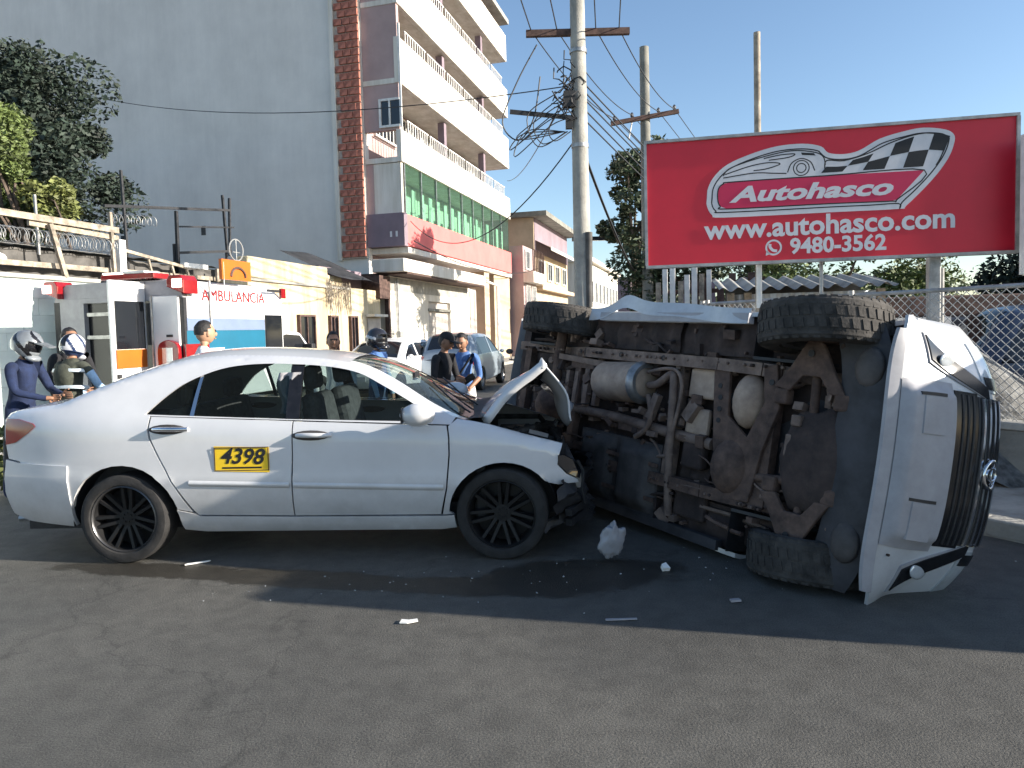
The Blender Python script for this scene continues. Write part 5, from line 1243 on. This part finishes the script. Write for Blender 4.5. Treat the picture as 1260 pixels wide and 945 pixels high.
MB().box((1.74,0,.56),(.08,1.0,.12)).build('bumper_beam','steel',suv)
MB().box((1.0,0,.68),(1.6,1.0,.30)).box((-.6,0,1.0),(2.6,1.3,.7)).build('cabin_interior','interior',suv)
# hoses, cables, bolts and clips too small to pick apart
rnd = random.Random(31); ct = MB()
for k in range(46):
    x = rnd.uniform(-1.9,1.6); y = rnd.uniform(-.70,.70); p = [(x,y,rnd.uniform(.38,.48))]; dx, dy = rnd.choice(((1,.12),(.12,1),(.8,.5),(1,-.2)))
    for q in range(5): p.append((p[-1][0]+dx*rnd.uniform(.03,.13),max(-.74,min(.74,p[-1][1]+dy*rnd.uniform(-.05,.13))),max(.36,min(.50,p[-1][2]+rnd.uniform(-.025,.025)))))
    ct.tube(curve(p,3),rnd.choice((.006,.008,.012,.016)),5,rnd.randrange(3))
for k in range(240):
    x = rnd.uniform(-2.0,1.72); y = rnd.uniform(-.72,.72); s_ = rnd.uniform(.018,.065)
    ct.box((x,y,rnd.uniform(.40,.50)),(s_*rnd.uniform(.6,2.6),s_*rnd.uniform(.5,1.6),rnd.uniform(.03,.09)),(rnd.uniform(-.3,.3),rnd.uniform(-.3,.3),rnd.choice((0,0,1.57,rnd.random()*3))),rnd.randrange(3))
for k in range(160):
    x = rnd.uniform(-2.0,1.72); y = rnd.choice((-.46,.46,rnd.uniform(-.7,.7))); z = .365 if abs(y) == .46 else .43
    ct.lathe([(0,-.012),(.010,-.012),(.012,0),(.012,.02)],(x,y,z),'z',6,rnd.randrange(3))
stuff(ct.build('underbody_clutter',['rust','under','rust_light'],suv,recalc=False))
# rag of torn liner and floor pressings
for x0,x1,y0,y1 in ((-2.1,-1.55,-.42,.42),(-.95,.1,-.80,-.52),(.15,.85,-.80,-.52),(-.95,.85,.52,.80),(.30,.56,.30,.44)):
    MB().grid(lambda i,j: (x0+(x1-x0)*i,y0+(y1-y0)*j,.47+.018*math.sin(i*(x1-x0)*30)*(.3+abs(math.sin(3*j)))+.01*math.sin(j*9)),24,8).build('floor_pressing','under',suv,smooth=50)
for cx,s,rt in ((1.36,-1,.10),(1.36,1,.10),(-1.36,-1,0),(-1.36,1,0)):
    make_wheel(suv,(cx,s*(.73 if s < 0 else .69),.395 if s < 0 else .60),.385,.255,s,'rubber_dusty','rim_alloy',None,6,.62,tread=True,rot=(0,.2,rt*(-1)),lug_n=40)

# ------------------------------------------------------------------ people
def person(label, loc, facing, h=1.70, shirt='navy', sleeve=None, pants='jeans', skin='skin', shoes='black_cloth', lean=0.0, head_pitch=0.0, arms=None, head='hair', group='people at the crash', step=.06, sleeve_len=1.0, head_turn=0.0, extras=None, long_sleeve=True):
    """standing figure facing local +x; one skinned body mesh, hair or helmet as a child"""
    k = h/1.70
    t = thing('person', label, 'person', loc, (0,0,facing), group)
    cl, sl = math.cos(lean), math.sin(lean)
    def up(p):                                                     # lean the upper body about the hip
        x, y, z = p; dz = z-.95; return ((x*cl+dz*sl)*k, y*k, (.95+dz*cl-x*sl)*k)
    arms = arms or {}
    J = {}; Rd = {}
    def j(n, p, r): J[n] = Vector(p); Rd[n] = r if isinstance(r, tuple) else (r, r)
    j('pelvis', (0,0,.95*k), (.115*k,.155*k)); j('belly', up((0.01,0,1.08)), (.105*k,.145*k)); j('chest', up((0.0,0,1.27)), (.118*k,.165*k)); j('collar', up((-.01,0,1.41)), (.085*k,.12*k)); j('neck', up((0.0,0,1.475)), .052*k); j('skull', up((.02,0,1.54)), .058*k)
    for s, sd in ((-1,'r'), (1,'l')):
        A = arms.get(sd, ((.04,s*.24,1.14),(.10,s*.23,.90),(.12,s*.22,.81)))
        j('sh'+sd, up((0,s*.185,1.385)), .060*k); j('el'+sd, up(A[0]), .043*k); j('wr'+sd, up(A[1]), .031*k); j('ha'+sd, up(A[2]), (.018*k,.036*k))
        st = step*s
        j('hip'+sd, (0,s*.095*k,.87*k), .088*k); j('kn'+sd, ((.02+st)*k,s*.105*k,.48*k), .062*k); j('an'+sd, ((st*1.4-.02)*k,s*.11*k,.09*k), .045*k); j('to'+sd, ((st*1.4+.13)*k,s*.125*k,.035*k), (.030*k,.042*k))
    E_ = [('pelvis','belly',0),('belly','chest',0),('chest','collar',0),('collar','neck',2),('neck','skull',2)]
    for sd in 'rl':
        E_ += [('collar','sh'+sd,0),('sh'+sd,'el'+sd,1),('el'+sd,'wr'+sd,1 if long_sleeve else 2),('wr'+sd,'ha'+sd,2),('pelvis','hip'+sd,3),('hip'+sd,'kn'+sd,3),('kn'+sd,'an'+sd,3),('an'+sd,'to'+sd,4)]
    names = list(J); ix = {n:i for i,n in enumerate(names)}
    me = bpy.data.meshes.new('skel'); me.from_pydata([J[n] for n in names], [(ix[a],ix[b]) for a,b,_ in E_], [])
    o = bpy.data.objects.new('skel', me); COL.objects.link(o)
    sk = o.modifiers.new('skin','SKIN'); sk.use_smooth_shade = True; sk.branch_smoothing = .4
    for i,n in enumerate(names):
        sv = me.skin_vertices[0].data[i]; sv.radius = Rd[n]; sv.use_root = (n == 'pelvis')
    sb_ = o.modifiers.new('sub','SUBSURF'); sb_.levels = 2; sb_.render_levels = 2
    dg = bpy.context.evaluated_depsgraph_get(); dg.update()
    bm_me = bpy.data.meshes.new_from_object(o.evaluated_get(dg)); bpy.data.objects.remove(o)
    mb = MB()
    segs = [(J[a],J[b],m,max(sum(Rd[a]),sum(Rd[b]))/2) for a,b,m in E_]
    mi = []
    for p in bm_me.polygons:
        c = p.center; best = 1e9; bmi = 0
        for a,b,m,r in segs:
            d = b-a; q = max(0,min(1,(c-a).dot(d)/d.length_squared)); dist = (c-(a+d*q)).length/r
            if dist < best: best = dist; bmi = m
        mi.append(bmi)
    mb.v = [tuple(v.co) for v in bm_me.vertices]; mb.f = [tuple(p.vertices) for p in bm_me.polygons]; mb.mi = mi
    # head with brow, nose, chin, ears
    H_ = Matrix.Rotation(head_turn,3,'Z') @ Matrix.Rotation(lean*.5+head_pitch,3,'Y'); hc = Vector(up((.025,0,1.600)))
    def hv(p): return hc+(H_ @ Vector(p))*k
    hm = MB()
    def hf(d):
        q = 1.0
        if d.x > .2: q *= 1-.06*max(0,d.z)**2
        if d.z < -.3: q *= 1-.16*min(1,(-d.z-.3)/.7)*(1 if d.x < .3 else .25)
        return q
    hm.ell((0,0,0),(.098,.077,.118),20,14,2,hf)
    hm.ell((.100,0,-.012),(.022,.014,.026),8,6,2); hm.ell((.092,0,-.058),(.014,.026,.008),8,6,2); hm.ell((.086,0,.028),(.014,.052,.010),8,6,5)
    for s in (-1,1):
        hm.ell((0,s*.078,-.008),(.020,.012,.032),8,6,2); hm.ell((.090,s*.031,.012),(.007,.012,.006),8,6,5)
    mb.add([hv(p) for p in hm.v], hm.f); mb.mi[-len(hm.f):] = hm.mi
    # fingers rooted in each palm
    for s, sd in ((-1,'r'),(1,'l')):
        a, b = J['wr'+sd], J['ha'+sd]; d = (b-a).normalized(); side = d.cross(Vector((1,0,0)));
        if side.length < .2: side = d.cross(Vector((0,0,1)))
        side.normalize(); nrm = side.cross(d).normalized()
        for q in range(4):
            p0 = b+side*(q-1.5)*.019*k-d*.01; L = (.075,.085,.08,.062)[q]*k
            mb.tube([p0,p0+d*L*.5+nrm*.008,p0+d*L*.85+nrm*.03*k],[.0095*k,.009*k,.007*k],6,2)
        p0 = a+d*.05*k+side*.028*k; mb.tube([p0,p0+side*.03*k+d*.03*k+nrm*.01,p0+side*.034*k+d*.062*k+nrm*.02*k],[.011*k,.010*k,.008*k],6,2)
    body = mb.build('body',[shirt,sleeve or shirt,skin,pants,shoes,'hair','white_ink'],t,smooth=60,recalc=False)
    def part(name, m, fn):
        q = MB(); fn(q); q.v = [tuple(hv(p)) for p in q.v]; return q.build(name,m,t,smooth=60)
    if head == 'hair':
        rh_ = random.Random(len(label)); part('hair','hair',lambda q: q.ell((-.012,0,.020),(.101,.084,.113),28,20,0,lambda d: (1.0+rh_.uniform(-.025,.035)) if (d.z > (.62 if d.x > .45 else .20 if d.x > .05 else -.12 if d.x > -.35 else -.42)) else .78))
    elif head == 'cap':
        part('hair','hair',lambda q: q.ell((-.014,0,.012),(.098,.082,.104),20,12,0,lambda d: 1.0 if d.x < .2 else .85))
        part('cap','black_cloth',lambda q: (q.ell((-.004,0,.052),(.106,.090,.082),20,10,0,lambda d: 1.0 if d.z > -.1 else .6), q.box((.125,0,.045),(.10,.13,.012))))
    elif head.startswith('helmet'):
        hmname = head.split(':')[1]
        q = MB()
        def shell(d):
            if d.x > .40 and -.30 < d.z < .38: return .93
            if d.z < -.55 and d.x < .2: return .86
            return 1.0
        q.ell((-.014,0,.014),(.152,.126,.150),64,44,0,shell)
        pal = [hmname,'black_gloss','helmet_white' if hmname != 'helmet_white' else 'skin_dark_red']
        for fi,fc in enumerate(q.f):
            c = Vector((0,0,0))
            for vi in fc: c += Vector(q.v[vi])
            c = c/len(fc)-Vector((-.014,0,.014)); d = Vector((c.x/.152,c.y/.126,c.z/.150))
            th = math.atan2(d.y,d.x)
            if d.x > .40 and -.30 < d.z < .38: q.mi[fi] = 1
            elif hmname == 'helmet_grey' and (math.sin(3*th+5*d.z) > .72 or d.z < -.72): q.mi[fi] = 1
            elif hmname == 'helmet_white' and (abs(d.y) < .30 and d.z > -.2 and d.x < .5): q.mi[fi] = 1
            elif hmname == 'helmet_white' and (d.z < -.45 or abs(math.sin(2.5*th+2.2*d.z)) < .35): q.mi[fi] = 2
            elif hmname == 'helmet_black' and abs(d.z-.1+.25*math.cos(th)) < .12 and d.x < .3: q.mi[fi] = 2
        if hmname != 'helmet_white': q.prism([(.10,-.085),(.235,-.060),(.245,0),(.235,.060),(.10,.085)],.070,.082,'xy',0)
        q.ell((.085,0,-.095),(.070,.088,.038),14,8,0)
        q.v = [tuple(hv(p)) for p in q.v]
        he = q.build('helmet',pal,t,smooth=50,recalc=False)
    if extras: extras(t,k,up,J)
    return t

def vest(t,k,up,J):
    for z,m in ((1.33,'reflective'),(1.14,'reflective')):
        MB().tube([up((.150*math.cos(a)-.005,.205*math.sin(a),z)) for a in [i*math.pi/12 for i in range(25)]],.022*k,6,sx=.35).build('reflective_band',m,t,smooth=60)
    MB().ell(up((-.11,0,1.25)),(.07*k,.13*k,.16*k),14,10).build('backpack','olive_cloth',t,smooth=60)
def strap(t,k,up,J):
    MB().tube([up((.10,.14,1.40)),up((.15,0,1.2)),up((.13,-.16,1.0))],.016*k,6).build('bag_strap','black_cloth',t,smooth=60)
    MB().box(up((.10,-.21,.88)),(.08*k,.10*k,.22*k)).build('shoulder_bag','black_cloth',t,bevel=.02)

person('police officer in navy uniform and grey motorcycle helmet, head bowed', (-4.93,7.05,0), R(-5), 1.66, 'navy', pants='navy', head='helmet:helmet_grey', lean=.16, head_pitch=.30, arms={'r':((.12,-.24,1.16),(.34,-.12,1.12),(.42,-.08,1.13)),'l':((.14,.22,1.16),(.36,.10,1.14),(.44,.06,1.15))}, head_turn=.1)
person('officer seen from behind with white and black helmet and reflective vest', (-4.86,7.75,0), R(78), 1.62, 'olive_cloth', sleeve='lblue_cloth', pants='navy', head='helmet:helmet_white', lean=.10, head_pitch=.2, arms={'r':((.10,-.30,1.14),(.30,-.40,1.05),(.37,-.44,1.04)),'l':((.10,.24,1.14),(.30,.12,1.08),(.36,.08,1.08))}, extras=vest)
person('dark-clothed person between the two helmeted officers', (-5.12,8.2,0), R(-30), 1.72, 'black_cloth', pants='black_cloth', head='hair')
person('short-haired man in white shirt looking towards the ambulance', (-3.22,7.4,0), R(25), 1.74, 'white_cloth', skin='skin_light', pants='jeans', head='hair', head_turn=.35)
person('dark-haired bystander in white shirt beyond the taxi roof', (-2.14,8.5,0), R(-70), 1.60, 'white_cloth', skin='skin', pants='jeans', head='hair')
person('man in blue shirt wearing a black motorcycle helmet', (-1.66,8.7,0), R(-15), 1.60, 'blue_cloth', sleeve='lblue_cloth', pants='jeans', head='helmet:helmet_black')
person('man in black T-shirt looking down at his phone', (-.86,8.4,0), R(-28), 1.57, 'black_cloth', pants='khaki', head='cap', lean=.14, head_pitch=.30, long_sleeve=False, arms={'r':((.06,-.26,1.13),(.30,-.18,1.12),(.37,-.13,1.15)),'l':((.08,.25,1.13),(.30,.10,1.14),(.37,.04,1.17))}, extras=lambda t,k,up,J: MB().box(up((.42,-.02,1.18)),(.075,.012,.15),(0,1.0,.5)).build('phone','black_gloss',t,bevel=.004))
person('man in blue polo shirt and white trousers with a dark bag strap', (-.60,8.95,0), R(-105), 1.55, 'blue_cloth', pants='white_cloth', head='hair', lean=.10, head_pitch=.35, long_sleeve=False, extras=strap, arms={'r':((.10,-.26,1.13),(.30,-.16,1.05),(.38,-.12,1.06)),'l':((.10,.26,1.13),(.28,.18,1.02),(.35,.16,1.0))})

# ------------------------------------------------------------------ parked cars and motorcycle
def parked_car(label, loc, rz, paint, L=4.0, Wd=1.66, Ht=1.45, dark=False):
    t = thing('parked_car', label, 'car', loc, (0,0,rz), 'cars parked along the street')
    h = L/2
    zc3 = smooth_table([(-h,.85),(-h+.08,1.0),(-h+.35,1.30),(-h+.7,Ht),(-.2,Ht+.02),(.35,Ht-.06),(.85,1.12),(1.1,.98),(h-.35,.90),(h-.08,.78),(h,.66)])
    ze3 = lambda x: zc3(x)-.055
    def W3(x,z):
        w = Wd/2
        if abs(x) > h-.8: w -= .22*((abs(x)-h+.8)/.8)**2.2
        if z < .45: w -= .05*((.45-z)/.25)**2
        if z > .92: w -= .40*(z-.92)
        d = ze3(x)-z; r = .05
        if d < r: w -= r*(1-math.sqrt(max(0,1-((r-max(d,0))/r)**2)))
        return w
    xs = [-h+.02+k*(L-.04)/40 for k in range(41)]
    sp = [(x,ze3(x)) for x in xs]+[(h-.03,.32)]+arch(h-.78,.30,.36,4,176,10)+[(-h+1.1,.24)]+arch(-h+.72,.30,.36,4,176,10)+[(-h+.02,.34)]
    wn = [(-h+.45,.98),(-h+.62,1.28),(-h+.85,Ht-.13),(-.2,Ht-.11),(.28,Ht-.17),(.78,1.00)]
    for s in (-1,1):
        panel(sp,W3,s,[wn],.11,flange=.03).build('body_side',paint,t,smooth=38)
        panel(wn,W3,s,(),.15,off=-.015,flange=.005).build('side_window','glass_black',t,smooth=50)
        panel([(-.16,.97),(-.14,Ht-.11),(-.06,Ht-.11),(-.06,.97)],W3,s,(),.15,off=-.006,flange=.01).build('door_pillar',paint,t,smooth=50)
        MB().ell((.72,s*(Wd/2+.09),1.0),(.07,.07,.06),10,8).build('door_mirror',paint,t,smooth=60)
        panel([(h-.42,.80),(h-.14,.74),(h-.05,.64),(h-.30,.66)],W3,s,(),.1,off=.006,flange=.02).build('headlight','lamp_lens',t,smooth=50)
        panel([(-h+.04,.95),(-h+.22,1.0),(-h+.20,.72),(-h+.04,.70)],W3,s,(),.1,off=.006,flange=.02).build('tail_light','red_lens',t,smooth=50)
        for x in (h-.78,-h+.72): make_wheel(t,(x,s*(Wd/2-.10),.30),.30,.19,s,'rubber','rim_alloy',None,5,.66)
    top_surface((-h+.02,-h+.2),ze3,zc3,W3).build('tailgate',paint,t,smooth=50)
    top_surface((-h+.2,-h+.66),ze3,zc3,W3,-.86,.86,10,.004).build('rear_window','glass_black',t,smooth=50)
    top_surface((-h+.2,-h+.66),ze3,zc3,W3,-1,1,12,-.006).build('rear_frame',paint,t,smooth=50)
    top_surface((-h+.66,.35),ze3,zc3,W3).build('roof',paint,t,smooth=50)
    top_surface((.35,1.0),ze3,zc3,W3,-.88,.88,10,.004).build('windscreen','glass_black',t,smooth=50)
    top_surface((.35,1.0),ze3,zc3,W3,-1,1,12,-.006).build('screen_frame',paint,t,smooth=50)
    top_surface((1.0,h-.02),ze3,zc3,W3).build('hood',paint,t,smooth=50)
    for sx in (-1,1):
        MB().grid(lambda i,j: (sx*(h-.02+.05*math.sin(math.pi*i)*(1-abs(2*j-1)**3)),(-1+2*j)*W3(sx*(h-.02),.34+.4*i),.30+(.36 if sx > 0 else .55)*i),6,10).build('bumper',paint,t,smooth=50)
        MB().bb(sx*(h+.035)-.006,sx*(h+.035)+.006,-.26,.26,.46,.58).build('number_plate','white_ink',t)
    MB().bb(-h+.3,h-.3,-Wd/2+.12,Wd/2-.12,.22,.5).build('underbody','black_plastic',t)
    return t
parked_car('white hatchback parked in front of the roller shutter', (-3.25,18.6,0), SA+R(182), 'paint_white', 3.9)
parked_car('silver grey car parked beside the tall columns', (-1.35,20.5,0), SA+R(4), 'paint_bluegrey', 4.1, 1.7, 1.55)
parked_car('blue car half hidden behind the fence at the right edge', (8.2,9.7,0), R(-12), 'paint_blue', 4.2, 1.7, 1.72)
mv = thing('shadow_minibus','unseen white van added at the right to cast the foreground shadow','shadow_minibus',(6.75,3.12,.12),(0,0,R(-13)))  # unseen vehicle, added to throw a shadow over the foreground road
vp = [(-2.2,.34),(-2.24,.9),(-2.16,1.80),(-2.06,1.90),(1.1,1.93),(1.45,1.84),(2.0,1.12),(2.2,.98),(2.26,.62),(2.22,.34)]
MB().prism(vp,-.86,.86,'xz').build('body','paint_white',mv,bevel=.06)
for s in (-1,1):
    for x0,x1 in ((-2.0,-1.15),(-1.07,-.1),(0,.95)): MB().prism([(x0,1.10),(x0,1.68),(x1,1.68),(x1,1.10)],s*.852,s*.864,'xz').build('side_window','glass_black',mv)
    MB().prism([(1.02,1.10),(1.02,1.70),(1.36,1.70),(1.80,1.12)],s*.852,s*.864,'xz').build('cab_window','glass_black',mv)
    MB().prism([(-2.25,.75),(-2.25,1.15),(-2.15,1.15),(-2.15,.75)],s*.70,s*.868,'xz').build('tail_light','red_lens',mv)
    MB().ell((2.16,s*.62,.86),(.06,.14,.09),12,8).build('headlight','lamp_lens',mv,smooth=60)
    MB().box((1.60,s*.90,1.22),(.16,.07,.18)).build('door_mirror','black_plastic',mv,bevel=.02)
    for x in (-1.35,1.42): make_wheel(mv,(x,s*.78,.32),.32,.2,s,'rubber','rim_alloy',None,5,.66)
MB().prism([(1.49,1.80),(2.0,1.13),(2.03,1.15),(1.53,1.82)],-.74,.74,'xz').build('windscreen','glass_black',mv)
MB().bb(-2.235,-2.215,-.70,.70,1.15,1.68).build('rear_window','glass_black',mv)
MB().bb(-2.3,-2.2,-.84,.84,.36,.56).build('rear_bumper','black_plastic',mv,bevel=.02)
MB().bb(2.2,2.3,-.84,.84,.36,.58).build('front_bumper','black_plastic',mv,bevel=.02)
parked_car('pale car far down the street by the white building', S(46,-7.6), SA, 'paint_silver', 4.1)

mc = thing('motorcycle','dark parked motorcycle behind the raised rear wheel','motorcycle',(.42,12.6,0),(0,0,R(-110)))
for x in (-.62,.62):
    o = MB().lathe([(0,-.03),(.05,-.04),(.06,.0),(.05,.04),(0,.03)],(0,0,0),'y',12).build('wheel','rim_dark',mc,smooth=40); o.location = (x,0,.30)
    MB().lathe([(.23,-.03),(.26,-.05),(.30,-.03),(.30,.03),(.26,.05),(.23,.03)],(0,0,0),'y',28,closed=True).build('tyre','rubber',o,smooth=40)
    sp_ = MB()
    for k in range(10): a = k*math.pi/5; sp_.tube([(.05*math.cos(a),0,.05*math.sin(a)),(.24*math.cos(a),0,.24*math.sin(a))],.006,4)
    sp_.build('spokes','steel',o)
MB().ell((.12,0,.80),(.27,.13,.13),14,10).build('fuel_tank','paint_dark',mc,smooth=60)
MB().box((-.35,0,.80),(.60,.22,.09)).build('seat','black_plastic',mc,bevel=.03)
MB().box((0,0,.48),(.38,.24,.32)).build('engine','engine',mc,bevel=.03)
MB().tube([(.62,.06,.30),(.44,.06,1.0)],.022,8).tube([(.62,-.06,.30),(.44,-.06,1.0)],.022,8).build('fork','steel',mc)
MB().tube([(.35,.36,1.08),(.42,.2,1.06),(.44,0,1.02),(.42,-.2,1.06),(.35,-.36,1.08)],.014,8).build('handlebar','black_plastic',mc)
MB().ell((.56,0,.93),(.10,.10,.11),12,8).build('headlight','black_gloss',mc,smooth=60)
for s in (-1,1): MB().ell((.40,s*.34,1.22),(.02,.07,.05),10,6).tube([(.40,s*.30,1.08),(.40,s*.34,1.2)],.007,5).build('mirror','black_plastic',mc)
MB().tube([(.0,-.14,.3),(-.5,-.16,.32),(-.85,-.16,.40)],.04,8).build('exhaust','steel',mc)
MB().box((-.62,0,.62),(.45,.12,.04),(0,.3,0)).box((.62,0,.62),(.35,.11,.03),(0,-.2,0)).build('mudguard','paint_dark',mc)
MB().tube([(-.1,.1,.35),(-.18,.28,.0)],.014,6).build('kick_stand','steel',mc)

# ------------------------------------------------------------------ debris and stains
def shard(label, loc, pts, h, m, rz=0, rx=0, ry=0):
    o = MB().prism(pts,0,h,'xy').build('debris_piece',m); o.location = loc; o.rotation_euler = (rx,ry,rz); return tag(o,label,'debris','crash debris')
rw = random.Random(21); ph_ = [rw.random()*6.28 for _ in range(8)]
wp = MB().ell((0,0,.145),(.088,.05,.145),40,30,0,lambda d: 1+.09*math.sin(5*d.x+4*d.z+ph_[0])+.06*math.sin(8*d.z+4*d.y+ph_[1])+.04*math.sin(13*d.x-9*d.z+ph_[2])+.03*math.sin(21*d.x+15*d.z)-.30*sstep(.5,.9,d.z)*sstep(.1,.35,abs(d.x))-.16*sstep(-.45,-.8,d.z))
wo = wp.build('torn_plastic_bag','bumper_grey',smooth=60); wo.location = (.63,4.74,0); wo.rotation_euler = (R(8),R(6),R(12))
tag(wo,'crumpled white plastic piece standing under the crashed noses','debris')
shard('small white scrap under the middle of the overturned car', (.95,4.5,.012), [(-.02,-.015),(.03,-.02),(.02,.03),(-.015,.02)], .03, 'paper', .3, .5)
shard('torn white paper on the sunlit road', (-.60,3.79,.006), [(-.05,-.02),(-.01,-.028),(.05,-.01),(.045,.02),(0,.012),(-.04,.026)], .006, 'paper', .1)
shard('thin pale strip beside the rear wheel of the taxi', (-2.24,4.88,.006), [(-.08,-.012),(.07,.02),(.08,.035),(-.07,.008)], .008, 'paper', .25)
shard('flat grey strip at the edge of the long shadow', (.55,3.74,.006), [(-.08,-.01),(.09,-.006),(.09,.008),(-.08,.006)], .006, 'bumper_grey')
shard('dark scrap with a pale edge in front of the overturned car', (1.24,3.95,.006), [(-.03,-.01),(.03,-.008),(.025,.02),(-.03,.016)], .012, 'bumper_grey', .1)
rnd = random.Random(9)
sm_ = MB()
for k in range(60):
    x = rnd.gauss(.0,1.3); y = 4.45+rnd.gauss(0,.3); s = rnd.uniform(.004,.012)
    sm_.box((x,y,s*.5+.004),(s,s*rnd.uniform(.4,1),s*.5),(0,0,rnd.random()*3))
stuff(tag(sm_.build('glass_crumbs','lamp_lens'),'scattered glass crumbs and chips on the road by the taxi','debris'))
